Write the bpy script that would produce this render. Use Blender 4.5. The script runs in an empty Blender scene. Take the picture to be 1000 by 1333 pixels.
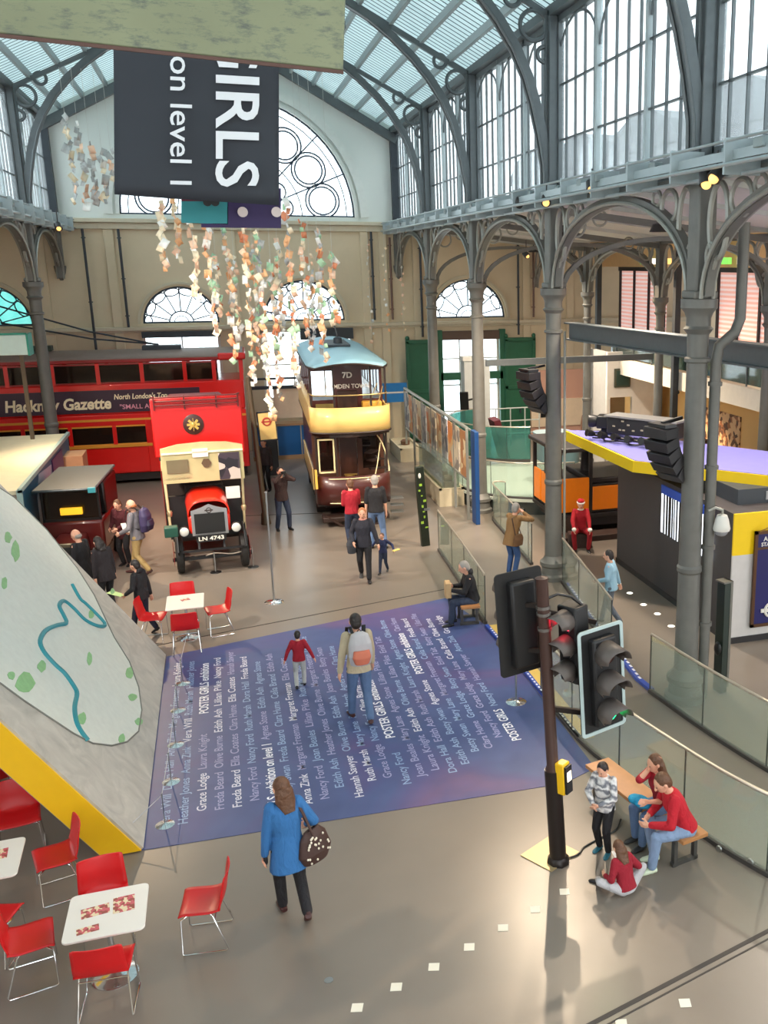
import bpy, bmesh, math, random
from mathutils import Vector, Matrix, Euler
C = bpy.context.scene.collection
SC = bpy.context.scene
PI = math.pi
rnd = random.Random(7)
def R(d): return math.radians(d)

# ---------------------------------------------------------------- camera numbers (metres, frame 1000 x 1333)
FOC, PPX, PPY, CAMH = 1250., 720., 666.5, 7.0
PITCH = math.atan((PPY-344)/FOC)
YAW = math.atan(445/(FOC*math.cos(PITCH)+(PPY-344)*math.sin(PITCH)))
c_f = Vector((math.sin(YAW)*math.cos(PITCH), math.cos(YAW)*math.cos(PITCH), -math.sin(PITCH)))
c_r = Vector((math.cos(YAW), -math.sin(YAW), 0))
c_u = c_r.cross(c_f)
def ray(px, py): return c_f+c_r*((px-PPX)/FOC)+c_u*((PPY-py)/FOC)
def onz(px, py, z=0.):
    d = ray(px, py); t = (z-CAMH)/d.z
    return Vector((d.x*t, d.y*t, z))
def ony(px, py, Y):
    d = ray(px, py); t = Y/d.y
    return Vector((d.x*t, Y, CAMH+d.z*t))
def onx(px, py, X):
    d = ray(px, py); t = X/d.x
    return Vector((X, d.y*t, CAMH+d.z*t))
def onplane(px, py, p0, n):
    d = ray(px, py); o = Vector((0, 0, CAMH))
    return o+d*((p0-o).dot(n)/d.dot(n))

# ---------------------------------------------------------------- materials
def lin(c):
    return tuple((v/255/12.92) if v/255 <= .04045 else ((v/255+.055)/1.055)**2.4 for v in c)+(1,)
MATS = {}
def M(name, col=(128,128,128), rough=.6, metal=0., var=.08, scale=6., bump=0., emit=0., spec=.5, emitcol=None, alpha=1., coat=0., trans=0.):
    if name in MATS: return MATS[name]
    m = bpy.data.materials.new(name); m.use_nodes = True
    nt = m.node_tree; b = nt.nodes['Principled BSDF']
    c = lin(col)
    tc = nt.nodes.new('ShaderNodeTexCoord')
    nz = nt.nodes.new('ShaderNodeTexNoise'); nz.inputs['Scale'].default_value = scale; nz.inputs['Detail'].default_value = 4
    nt.links.new(tc.outputs['Object'], nz.inputs['Vector'])
    mx = nt.nodes.new('ShaderNodeMix'); mx.data_type = 'RGBA'
    mx.inputs[6].default_value = tuple(min(1, v*(1-var)) for v in c[:3])+(1,)
    mx.inputs[7].default_value = tuple(min(1, v*(1+var)+var*.01) for v in c[:3])+(1,)
    nt.links.new(nz.outputs['Fac'], mx.inputs[0])
    nt.links.new(mx.outputs[2], b.inputs['Base Color'])
    b.inputs['Roughness'].default_value = rough; b.inputs['Metallic'].default_value = metal
    b.inputs['Specular IOR Level'].default_value = spec
    if coat: b.inputs['Coat Weight'].default_value = coat
    if trans: b.inputs['Transmission Weight'].default_value = trans
    if emit:
        b.inputs['Emission Color'].default_value = lin(emitcol or col); b.inputs['Emission Strength'].default_value = emit
    if bump:
        nz.inputs['Roughness'].default_value = .55
        bp = nt.nodes.new('ShaderNodeBump'); bp.inputs['Strength'].default_value = bump; bp.inputs['Distance'].default_value = .02
        nt.links.new(nz.outputs['Fac'], bp.inputs['Height']); nt.links.new(bp.outputs[0], b.inputs['Normal'])
    MATS[name] = m
    return m
def nodes(m): return m.node_tree, m.node_tree.nodes['Principled BSDF']
def glassmat(name, col, through, rough=.08, haze=None):
    """thin sheet of glass: part see-through, part mirror, a little milky"""
    if name in MATS: return MATS[name]
    m = bpy.data.materials.new(name); m.use_nodes = True; nt = m.node_tree
    for n in list(nt.nodes): nt.nodes.remove(n)
    out = nt.nodes.new('ShaderNodeOutputMaterial')
    tr = nt.nodes.new('ShaderNodeBsdfTransparent'); tr.inputs[0].default_value = lin(col)
    gl = nt.nodes.new('ShaderNodeBsdfGlossy'); gl.inputs['Roughness'].default_value = rough
    df = nt.nodes.new('ShaderNodeBsdfTranslucent'); df.inputs[0].default_value = lin(haze or col)
    df2 = nt.nodes.new('ShaderNodeBsdfDiffuse'); df2.inputs[0].default_value = lin(haze or col)
    ad = nt.nodes.new('ShaderNodeMixShader'); ad.inputs[0].default_value = .5
    nt.links.new(df.outputs[0], ad.inputs[1]); nt.links.new(df2.outputs[0], ad.inputs[2])
    m1 = nt.nodes.new('ShaderNodeMixShader'); m1.inputs[0].default_value = 1-through
    nt.links.new(tr.outputs[0], m1.inputs[1]); nt.links.new(ad.outputs[0], m1.inputs[2])
    lw_ = nt.nodes.new('ShaderNodeLayerWeight'); lw_.inputs[0].default_value = .5
    fr = nt.nodes.new('ShaderNodeMapRange'); fr.inputs[1].default_value = .35; fr.inputs[2].default_value = 1; fr.inputs[3].default_value = .04; fr.inputs[4].default_value = .5
    nt.links.new(lw_.outputs['Facing'], fr.inputs[0])
    m2 = nt.nodes.new('ShaderNodeMixShader')
    nt.links.new(fr.outputs[0], m2.inputs[0]); nt.links.new(m1.outputs[0], m2.inputs[1]); nt.links.new(gl.outputs[0], m2.inputs[2])
    nt.links.new(m2.outputs[0], out.inputs[0])
    MATS[name] = m
    return m

# ---------------------------------------------------------------- mesh builder
def frame_from(t, upv=Vector((0, 0, 1))):
    t = t.normalized()
    s = t.cross(upv)
    if s.length < 1e-4: s = t.cross(Vector((0, 1, 0)))
    s.normalize(); return s, s.cross(t).normalized()
class MB:
    def __init__(s): s.v = []; s.f = []
    def add(s, vs, fs):
        o = len(s.v); s.v += [tuple(v) for v in vs]; s.f += [tuple(i+o for i in f) for f in fs]; return s
    def box(s, c, d, rz=0, rot=None):
        m = (rot or Euler((0, 0, rz))).to_matrix(); c = Vector(c)
        vs = [c+m @ Vector((x*d[0]/2, y*d[1]/2, z*d[2]/2)) for x in (-1, 1) for y in (-1, 1) for z in (-1, 1)]
        return s.add(vs, [(0, 1, 3, 2), (4, 6, 7, 5), (0, 4, 5, 1), (2, 3, 7, 6), (0, 2, 6, 4), (1, 5, 7, 3)])
    def b2(s, x0, x1, y0, y1, z0, z1): return s.box(((x0+x1)/2, (y0+y1)/2, (z0+z1)/2), (abs(x1-x0), abs(y1-y0), abs(z1-z0)))
    def bar(s, p, q, w, h, upv=Vector((0, 0, 1))):
        p = Vector(p); q = Vector(q); a, b = frame_from(q-p, upv); a = a*w/2; b = b*h/2
        return s.add([p-a-b, p+a-b, p+a+b, p-a+b, q-a-b, q+a-b, q+a+b, q-a+b],
                     [(0, 1, 2, 3), (7, 6, 5, 4), (0, 4, 5, 1), (1, 5, 6, 2), (2, 6, 7, 3), (3, 7, 4, 0)])
    def sweep(s, pts, w, h, upv=Vector((0, 0, 1)), closed=False):
        """rectangular section swept along points; w across (side), h along up"""
        pts = [Vector(p) for p in pts]; n = len(pts); rings = []
        for i, p in enumerate(pts):
            a = pts[i-1] if (i > 0 or closed) else p
            b = pts[(i+1) % n] if (i < n-1 or closed) else p
            sd, u = frame_from(b-a, upv)
            rings.append([p-sd*w/2-u*h/2, p+sd*w/2-u*h/2, p+sd*w/2+u*h/2, p-sd*w/2+u*h/2])
        vs = [v for r in rings for v in r]; fs = []
        for i in range(n if closed else n-1):
            j = (i+1) % n
            for k in range(4): fs.append((i*4+k, i*4+(k+1) % 4, j*4+(k+1) % 4, j*4+k))
        if not closed: fs += [(3, 2, 1, 0), tuple((n-1)*4+k for k in range(4))]
        return s.add(vs, fs)
    def tube(s, pts, r, n=8, closed=False):
        pts = [Vector(p) for p in pts]; N = len(pts); vs = []; fs = []
        prev = None
        for i, p in enumerate(pts):
            a = pts[i-1] if (i > 0 or closed) else p
            b = pts[(i+1) % N] if (i < N-1 or closed) else p
            t = (b-a).normalized()
            if prev is None: sd, u = frame_from(t)
            else:
                u = (prev-t*prev.dot(t)); u = u.normalized() if u.length > 1e-5 else frame_from(t)[1]
                sd = t.cross(u)
            prev = u
            rr = r[i] if isinstance(r, (list, tuple)) else r
            for k in range(n):
                an = 2*PI*k/n; vs.append(p+(sd*math.cos(an)+u*math.sin(an))*rr)
        for i in range(N if closed else N-1):
            j = (i+1) % N
            for k in range(n): fs.append((i*n+k, i*n+(k+1) % n, j*n+(k+1) % n, j*n+k))
        if not closed: fs += [tuple(range(n))[::-1], tuple((N-1)*n+k for k in range(n))]
        return s.add(vs, fs)
    def ring(s, c, ra, rb, r, ax1, ax2, n=20, m=6):
        c = Vector(c)
        return s.tube([c+ax1*(ra*math.cos(2*PI*k/n))+ax2*(rb*math.sin(2*PI*k/n)) for k in range(n)], r, m, True)
    def lathe(s, prof, c=(0, 0, 0), n=16, ax=None):
        c = Vector(c); t = Vector(ax).normalized() if ax else Vector((0, 0, 1))
        sd, u = frame_from(t, Vector((0, 0, 1)) if ax else Vector((0, 1, 0)))
        vs = []; fs = []
        for (r, z) in prof:
            for k in range(n):
                an = 2*PI*k/n; vs.append(c+t*z+(sd*math.cos(an)+u*math.sin(an))*max(r, 1e-4))
        for i in range(len(prof)-1):
            for k in range(n): fs.append((i*n+k, i*n+(k+1) % n, (i+1)*n+(k+1) % n, (i+1)*n+k))
        fs += [tuple(range(n))[::-1], tuple((len(prof)-1)*n+k for k in range(n))]
        return s.add(vs, fs)
    def cyl(s, p, q, r, r2=None, n=14):
        p = Vector(p); q = Vector(q)
        return s.lathe([(r, 0), (r if r2 is None else r2, (q-p).length)], p, n, (q-p))
    def ell(s, c, rx, ry, rz, n=14, m=9, rot=None):
        c = Vector(c); mt = rot.to_matrix() if rot else Matrix.Identity(3); vs = []; fs = []
        for i in range(m+1):
            th = PI*i/m
            for k in range(n):
                an = 2*PI*k/n
                vs.append(c+mt @ Vector((rx*max(math.sin(th), .004)*math.cos(an), ry*max(math.sin(th), .004)*math.sin(an), rz*math.cos(th))))
        for i in range(m):
            for k in range(n): fs.append((i*n+k, (i+1)*n+k, (i+1)*n+(k+1) % n, i*n+(k+1) % n))
        fs += [tuple(range(n)), tuple(m*n+k for k in range(n))[::-1]]
        return s.add(vs, fs)
    def cap(s, p, q, r0, r1, n=12):
        """round-ended tapered limb"""
        p = Vector(p); q = Vector(q); L = (q-p).length
        if L < 1e-5: q = p+Vector((0, 0, 1e-3)); L = 1e-3
        pr = [(r0*math.cos(a), -r0*math.sin(a)) for a in (PI/2*.98, PI/3, PI/6)]+[(r0, 0), (r1, L)]+[(r1*math.cos(a), L+r1*math.sin(a)) for a in (PI/6, PI/3, PI/2*.98)]
        return s.lathe(pr, p, n, (q-p))
    def loft(s, secs, n=18, fwd=Vector((0, 1, 0)), sq=2.3):
        """elliptical sections (centre, rx, ry[, right vector]); flat caps"""
        vs = []; fs = []; N = len(secs)
        for i, sec in enumerate(secs):
            p = Vector(sec[0]); a = Vector(secs[max(i-1, 0)][0]); b = Vector(secs[min(i+1, N-1)][0]); t = (b-a).normalized()
            rt = sec[3] if len(sec) > 3 else Vector((1, 0, 0))
            rt = (rt-t*rt.dot(t)).normalized(); fw = t.cross(rt)
            for k in range(n):
                an = 2*PI*k/n; ca, sa = math.cos(an), math.sin(an)
                e = 2/sq
                vs.append(p+rt*(sec[1]*math.copysign(abs(ca)**e, ca))+fw*(sec[2]*math.copysign(abs(sa)**e, sa)))
        for i in range(N-1):
            for k in range(n): fs.append((i*n+k, i*n+(k+1) % n, (i+1)*n+(k+1) % n, (i+1)*n+k))
        fs += [tuple(range(n))[::-1], tuple((N-1)*n+k for k in range(n))]
        return s.add(vs, fs)
    def prism(s, poly, p0, ax1, ax2, depth):
        p0 = Vector(p0); ax1 = Vector(ax1); ax2 = Vector(ax2); nrm = ax1.cross(ax2).normalized()
        a = [p0+ax1*x+ax2*y for x, y in poly]; b = [v+nrm*depth for v in a]; n = len(poly)
        return s.add(a+b, [tuple(range(n))[::-1], tuple(range(n, 2*n))]+[(i, (i+1) % n, n+(i+1) % n, n+i) for i in range(n)])
    def grid(s, fn, nu, nv, thick=0.):
        """surface from fn(u,v) with optional thickness along -normal direction given by z"""
        vs = [Vector(fn(i/nu, j/nv)) for i in range(nu+1) for j in range(nv+1)]
        idx = lambda i, j: i*(nv+1)+j
        fs = [(idx(i, j), idx(i+1, j), idx(i+1, j+1), idx(i, j+1)) for i in range(nu) for j in range(nv)]
        return s.add(vs, fs)
    def build(s, name, mat, parent=None, smooth=40, bevel=0., solid=0., loc=None, seg=2):
        me = bpy.data.meshes.new(name); me.from_pydata(s.v, [], s.f)
        bm = bmesh.new(); bm.from_mesh(me); bmesh.ops.recalc_face_normals(bm, faces=bm.faces); bm.to_mesh(me); bm.free()
        me.materials.append(mat)
        if smooth:
            me.polygons.foreach_set('use_smooth', [True]*len(me.polygons)); me.set_sharp_from_angle(angle=R(smooth))
        o = bpy.data.objects.new(name, me); C.objects.link(o)
        if parent: o.parent = parent
        if loc: o.location = loc
        if solid:
            md = o.modifiers.new('solid', 'SOLIDIFY'); md.thickness = solid; md.offset = 0
        if bevel:
            md = o.modifiers.new('bevel', 'BEVEL'); md.width = bevel; md.segments = seg; md.limit_method = 'ANGLE'; md.angle_limit = R(40)
        return o
def _each(s, name, mat, parent=None, **k):
    # every loose island becomes a mesh of its own
    par = list(range(len(s.v)))
    def find(i):
        while par[i] != i: par[i] = par[par[i]]; i = par[i]
        return i
    for f in s.f:
        a = find(f[0])
        for i in f[1:]: par[find(i)] = a
    isl = {}
    for f in s.f: isl.setdefault(find(f[0]), []).append(f)
    out = []
    for fs in isl.values():
        idx = sorted({i for f in fs for i in f}); mp_ = {i: j for j, i in enumerate(idx)}
        q = MB(); q.v = [s.v[i] for i in idx]; q.f = [tuple(mp_[i] for i in f) for f in fs]
        out.append(q.build(name, mat, parent, **k))
    return out
MB.each = _each
def tag(o, label=None, cat=None, group=None, kind=None):
    if label: o['label'] = label
    if cat: o['category'] = cat
    if group: o['group'] = group
    if kind: o['kind'] = kind
    return o
def thing(name, label, cat, loc=(0, 0, 0), rz=0., group=None):
    o = bpy.data.objects.new(name, None); C.objects.link(o); o.empty_display_size = .2
    o.location = loc; o.rotation_euler = (0, 0, rz)
    return tag(o, label, cat, group)
def struct(o): o['kind'] = 'structure'; return o
KIDS = {}
def copy_tree(o, parent=None):
    c = o.copy(); C.objects.link(c)
    if parent: c.parent = parent
    for ch in [x for x in C.objects if x.parent == o]: copy_tree(ch, c)
    return c
def plate(name, outer, holes, thick, p0, ax1, ax2, mat, parent=None, bevel=0.):
    """flat plate with holes cut through, thickness centred on the plane"""
    cu = bpy.data.curves.new(name, 'CURVE'); cu.dimensions = '2D'; cu.fill_mode = 'BOTH'; cu.extrude = thick/2
    for poly in [outer]+list(holes):
        sp = cu.splines.new('POLY'); sp.points.add(len(poly)-1)
        for i, (x, y) in enumerate(poly): sp.points[i].co = (x, y, 0, 1)
        sp.use_cyclic_u = True
    tmp = bpy.data.objects.new('tmp', cu); C.objects.link(tmp)
    dg = bpy.context.evaluated_depsgraph_get(); dg.update()
    me = bpy.data.meshes.new_from_object(tmp.evaluated_get(dg)); bpy.data.objects.remove(tmp); bpy.data.curves.remove(cu)
    a = Vector(ax1).normalized(); b = Vector(ax2).normalized(); n = a.cross(b)
    mt = Matrix((a, b, n)).transposed().to_4x4(); mt.translation = Vector(p0)
    me.transform(mt); me.materials.clear(); me.materials.append(mat); me.name = name
    o = bpy.data.objects.new(name, me); C.objects.link(o)
    if parent: o.parent = parent
    return o
def text(name, body, mat, org, xdir, ydir, length=None, height=None, parent=None, depth=.004, bold=0., align='LEFT', shear=0., size=None):
    """lettering as a thin mesh: org = left end of baseline, xdir reading direction, ydir up the letters"""
    cu = bpy.data.curves.new(name, 'FONT'); cu.body = body; cu.extrude = .5; cu.offset = bold; cu.shear = shear; cu.resolution_u = 3
    cu.fill_mode = 'BOTH'
    tmp = bpy.data.objects.new('tmp', cu); C.objects.link(tmp)
    dg = bpy.context.evaluated_depsgraph_get(); dg.update()
    me = bpy.data.meshes.new_from_object(tmp.evaluated_get(dg)); bpy.data.objects.remove(tmp); bpy.data.curves.remove(cu)
    xs = [v.co.x for v in me.vertices]; ys = [v.co.y for v in me.vertices]
    w = max(xs)-min(xs); x0 = min(xs)
    sx = (length/w) if length else size; sy = (height/.72) if height else sx
    if length is None and size is None: sx = sy
    off = {'LEFT': 0, 'CENTER': -w*sx/2}[align]
    a = Vector(xdir).normalized(); b = Vector(ydir).normalized(); n = a.cross(b); org = Vector(org)
    for v in me.vertices:
        x, y, z = v.co; v.co = org+a*((x-x0)*sx+off)+b*(y*sy)+n*(z*2*depth/2+depth/2)
    me.materials.clear(); me.materials.append(mat); me.name = name
    o = bpy.data.objects.new(name, me); C.objects.link(o)
    if parent: o.parent = parent
    return o
def voxel(mb, name, mat, parent, vs=.01, smooth=4, fac=.5):
    me = bpy.data.meshes.new(name); me.from_pydata(mb.v, [], mb.f)
    bm = bmesh.new(); bm.from_mesh(me); bmesh.ops.recalc_face_normals(bm, faces=bm.faces); bm.to_mesh(me); bm.free()
    t = bpy.data.objects.new('tmp', me); C.objects.link(t)
    md = t.modifiers.new('r', 'REMESH'); md.mode = 'VOXEL'; md.voxel_size = vs; md.use_smooth_shade = True
    if smooth:
        m2 = t.modifiers.new('s', 'SMOOTH'); m2.factor = fac; m2.iterations = smooth
    dg = bpy.context.evaluated_depsgraph_get(); dg.update()
    out = bpy.data.meshes.new_from_object(t.evaluated_get(dg)); bpy.data.objects.remove(t); bpy.data.meshes.remove(me)
    out.name = name; out.materials.clear(); out.materials.append(mat)
    out.polygons.foreach_set('use_smooth', [True]*len(out.polygons))
    o = bpy.data.objects.new(name, out); C.objects.link(o); o.parent = parent
    return o
X1 = Vector((1, 0, 0)); Y1 = Vector((0, 1, 0)); Z1 = Vector((0, 0, 1))
# ================================================================ materials of the hall
iron = M('iron_grey_paint', (94,100,102), .42, .25, .12, 9, spec=.6)
iron_dark = M('iron_dark_paint', (58,64,70), .45, .25, .12, 9)
iron_lt = M('iron_light_moulding', (150,150,142), .4, .25, .1, 9)
iron_gr = M('iron_worn_green_grey', (110,109,104), .5, .2, .2, 5)
galv = M('gantry_grey', (165,176,178), .4, .4, .1, 5)
chrome = M('chrome', (225,225,225), .14, 1., .02)
steel = M('brushed_steel', (170,172,172), .32, .9, .05)
black = M('black_plastic', (22,22,24), .42, 0, .15)
rubber = M('rubber', (28,26,25), .7)
white = M('white_paint', (225,222,214), .5, 0, .04)
plaster = M('wall_plaster', (216,200,170), .85, 0, .10, 1.2, bump=.15)
glass_clear = glassmat('balustrade_glass', (240,248,244), .86, .03, (226,236,226))
glass_win = glassmat('window_glass', (244,250,252), .8, .15, (236,242,244))
glass_dark = glassmat('dark_window_glass', (120,120,118), .6, .05, (70,66,60))
glass_teal = glassmat('teal_glass', (150,205,200), .62, .05, (110,180,175))

# floor: poured resin, warm grey with wear
fm = M('floor_resin', (124,114,104), .38, 0, .10, 1.3, spec=.5); nt, b = nodes(fm)
nz = nt.nodes.new('ShaderNodeTexNoise'); nz.inputs['Scale'].default_value = .8; nz.inputs['Detail'].default_value = 3
tc = nt.nodes.new('ShaderNodeTexCoord'); nt.links.new(tc.outputs['Object'], nz.inputs['Vector'])
mr = nt.nodes.new('ShaderNodeMapRange'); mr.inputs[3].default_value = .25; mr.inputs[4].default_value = .36
nt.links.new(nz.outputs['Fac'], mr.inputs[0]); nt.links.new(mr.outputs[0], b.inputs['Roughness'])
# wall: cream plaster below, paler limewash above the upper ledge
nt, b = nodes(plaster)
tc = nt.nodes.new('ShaderNodeTexCoord'); sx = nt.nodes.new('ShaderNodeSeparateXYZ'); nt.links.new(tc.outputs['Object'], sx.inputs[0])
mr = nt.nodes.new('ShaderNodeMapRange'); mr.inputs[1].default_value = 8.5; mr.inputs[2].default_value = 8.56
nt.links.new(sx.outputs['Z'], mr.inputs[0])
base = b.inputs['Base Color'].links[0].from_socket
mx = nt.nodes.new('ShaderNodeMix'); mx.data_type = 'RGBA'; mx.inputs[7].default_value = lin((224,228,222))
nt.links.new(mr.outputs[0], mx.inputs[0]); nt.links.new(base, mx.inputs[6]); nt.links.new(mx.outputs[2], b.inputs['Base Color'])
# roof: pale translucent boards between fine dark glazing bars
def roofmat():
    m = bpy.data.materials.new('roof_glazing'); m.use_nodes = True; nt = m.node_tree
    for n in list(nt.nodes): nt.nodes.remove(n)
    out = nt.nodes.new('ShaderNodeOutputMaterial'); tc = nt.nodes.new('ShaderNodeTexCoord'); sp = nt.nodes.new('ShaderNodeSeparateXYZ')
    nt.links.new(tc.outputs['Object'], sp.inputs[0])
    mm = nt.nodes.new('ShaderNodeMath'); mm.operation = 'FRACT'; ml = nt.nodes.new('ShaderNodeMath'); ml.operation = 'MULTIPLY'; ml.inputs[1].default_value = 3.6
    nt.links.new(sp.outputs['Y'], ml.inputs[0]); nt.links.new(ml.outputs[0], mm.inputs[0])
    gt = nt.nodes.new('ShaderNodeMath'); gt.operation = 'GREATER_THAN'; gt.inputs[1].default_value = .80; nt.links.new(mm.outputs[0], gt.inputs[0])
    nz = nt.nodes.new('ShaderNodeTexNoise'); nz.inputs['Scale'].default_value = 1.5; nt.links.new(tc.outputs['Object'], nz.inputs['Vector'])
    c1 = nt.nodes.new('ShaderNodeMix'); c1.data_type = 'RGBA'; c1.inputs[6].default_value = lin((196,212,214)); c1.inputs[7].default_value = lin((222,234,234))
    nt.links.new(nz.outputs['Fac'], c1.inputs[0])
    c = nt.nodes.new('ShaderNodeMix'); c.data_type = 'RGBA'; c.inputs[7].default_value = lin((66,84,90))
    nt.links.new(gt.outputs[0], c.inputs[0]); nt.links.new(c1.outputs[2], c.inputs[6])
    d = nt.nodes.new('ShaderNodeBsdfDiffuse'); t = nt.nodes.new('ShaderNodeBsdfTranslucent')
    nt.links.new(c.outputs[2], d.inputs[0]); nt.links.new(c.outputs[2], t.inputs[0])
    ms = nt.nodes.new('ShaderNodeMixShader'); ms.inputs[0].default_value = .55
    nt.links.new(d.outputs[0], ms.inputs[1]); nt.links.new(t.outputs[0], ms.inputs[2]); nt.links.new(ms.outputs[0], out.inputs[0])
    return m
roof_m = roofmat()

# ================================================================ floor, carpet print, studs
fl = MB().b2(-13, 22, -5, 39, -.3, 0).build('floor', fm, smooth=0); struct(fl)
groove_m = M('groove', (70,64,60), .8)
for a, b_, w in [((770,1333),(1000,1212),.045), ((782,1333),(1000,1220),.02)]:
    pass
g0, g1 = onz(770,1333), onz(1000,1212); d = (g1-g0).normalized()
struct(MB().bar(g0-d*2+Z1*.002, g1+d*1.5+Z1*.002, .05, .006).bar(g0-d*2+Vector((.02,-.09,.002)), g1+d*1.5+Vector((.02,-.09,.002)), .018, .006).build('trim_1', groove_m, smooth=0))
g0, g1 = onz(180,845), onz(575,768); d = (g1-g0).normalized()
struct(MB().bar(g0-d*.5+Z1*.002, g1+d*.2+Z1*.002, .03, .006).build('trim_2', groove_m, smooth=0))
g0, g1 = onz(300,672), onz(420,668)
struct(MB().bar(g0+Z1*.002, g1+Z1*.002, .04, .006).build('trim_3', groove_m, smooth=0))

cm = M('floor_print', (98,98,156), .45, 0, .1, 1.2, spec=.3); nt, b = nodes(cm)
tc = nt.nodes.new('ShaderNodeTexCoord')
n1 = nt.nodes.new('ShaderNodeTexNoise'); n1.inputs['Scale'].default_value = .42; n1.inputs['Detail'].default_value = 4; n1.inputs['Distortion'].default_value = 1.2
nt.links.new(tc.outputs['Object'], n1.inputs['Vector'])
cr = nt.nodes.new('ShaderNodeValToRGB'); e = cr.color_ramp.elements
e[0].position = .30; e[0].color = lin((64,78,124)); e[1].position = .72; e[1].color = lin((102,84,126))
x = e.new(.45); x.color = lin((74,88,134)); x = e.new(.58); x.color = lin((84,82,130))
nt.links.new(n1.outputs['Fac'], cr.inputs[0])
n2 = nt.nodes.new('ShaderNodeTexVoronoi'); n2.inputs['Scale'].default_value = 3.2; nt.links.new(tc.outputs['Object'], n2.inputs['Vector'])
mx = nt.nodes.new('ShaderNodeMix'); mx.data_type = 'RGBA'; mx.blend_type = 'MULTIPLY'; mx.inputs[0].default_value = .35
nt.links.new(cr.outputs[0], mx.inputs[6])
g = nt.nodes.new('ShaderNodeMapRange'); g.inputs[3].default_value = 1.1; g.inputs[4].default_value = .75; nt.links.new(n2.outputs['Distance'], g.inputs[0])
cc = nt.nodes.new('ShaderNodeCombineColor')
for k in range(3): nt.links.new(g.outputs[0], cc.inputs[k])
nt.links.new(cc.outputs[0], mx.inputs[7]); nt.links.new(mx.outputs[2], b.inputs['Base Color'])
cp = [onz(180,1108), onz(735,1020), onz(775,1000), onz(634,815), onz(580,779), onz(217,855)]
rug = thing('floor_graphic', 'large blue and purple printed floor graphic covered with rows of white names', 'floor graphic', cp[0])
MB().prism([(p.x-cp[0].x, p.y-cp[0].y) for p in cp], (0,0,.001), X1, Y1, .006).build('vinyl_sheet', cm, rug, smooth=0)
names = ['Laura Knight', 'Joan Beales', 'Margaret Freeman', 'Clara Hume', 'Ella Coates', 'Enid Tait', 'Hannah Sawyer', 'Heather Jones', 'Edith Ash', 'Olive Burne',
         'Betty Swan', 'Dora Hall', 'Ruth Marsh', 'Nancy Ford', 'Mary Lane', 'Anna Zink', 'Grace Lodge', 'Vera Will', 'Freda Beard', 'Lilian Pike', 'Celia Brand', 'Agnes Stone']
tw = M('print_white', (212,212,226), .5, 0, .02); tl_ = M('print_lilac', (152,152,192), .5, 0, .05); tb = M('print_pale_blue', (140,164,200), .5, 0, .05)
rr = random.Random(3)
rows = 23
heads = {2:(15.2,2.1,'POSTER GIRLS exhibition'), 6:(11.8,2.0,'GIRLS exhibition on level 1'), 14:(13.4,2.2,'POSTER GIRLS exhibition'), 18:(15.6,2.0,'POSTER GIRLS exhibition'), 22:(12.7,1.1,'POSTER GIRLS')}
hw_ = M('print_bright_white', (240,240,248), .5, 0, .01)
for i in range(rows):
    xx = -1.10+i*(4.95/(rows-1))                    # rows run away from the camera
    y0, y1 = 11.85+max(0, (i-16))*.16, 17.5+i*.055
    y = y0+rr.uniform(0, .4); hd_ = heads.get(i)
    if hd_: text('lettering', hd_[2], hw_, (xx-cp[0].x+.02, hd_[0]-cp[0].y, .009), Y1, -X1, hd_[1], .15, rug, .001, bold=.012)
    while y < y1-.7:
        nm = rr.choice(names); L = min(len(nm)*.092, y1-y)
        if hd_ and y < hd_[0]+hd_[1]+.1 and y+L > hd_[0]-.1:
            y = hd_[0]+hd_[1]+.15; continue
        mt = [tl_, tb, tl_, tw, tb][rr.randint(0,4)]
        text('lettering', nm, mt, (xx-cp[0].x, y-cp[0].y, .007), Y1, -X1, L, .125, rug, .001, bold=.006)
        y += L+.14

stm = M('stud_white', (226,220,204), .5, 0, .03)
for i, (px, py) in enumerate([(465,1312),(516,1285),(565,1259),(611,1233),(655,1208),(697,1184),(735,1161)]):
    p = onz(px, py); o = MB().box((0,0,.003), (.11,.11,.004), rz=R(-16)).build('crossing_stud', stm, smooth=0); o.location = p
    tag(o, 'white square crossing stud on grey floor, one of the line leading to the traffic light', 'floor marking', 'crossing studs by the traffic light')
for (px, py) in [(892,1306),(809,1333)]:
    p = onz(px, py); o = MB().box((0,0,.003), (.11,.11,.004), rz=R(-16)).build('crossing_stud', stm, smooth=0); o.location = p
    tag(o, 'white square crossing stud beyond the floor groove at the bottom right', 'floor marking', 'crossing studs beyond the groove')
for (px, py) in [(805,760),(820,772),(838,787),(856,799),(874,815),(915,845)]:
    p = onz(px, py); o = MB().lathe([(.07,0),(.06,.006)]).build('floor_light', M('floor_light_glow', (255,250,235), .4, emit=1.5)); o.location = p
    tag(o, 'small round white floor light beside the dark kiosk wall', 'floor light', 'floor lights along the kiosk')
o = MB().lathe([(.045,0),(.045,.003)]).build('floor_cover', steel); o.location = onz(428,1276); tag(o, 'small round metal floor cover set in the open grey floor', 'floor cover')

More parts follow.
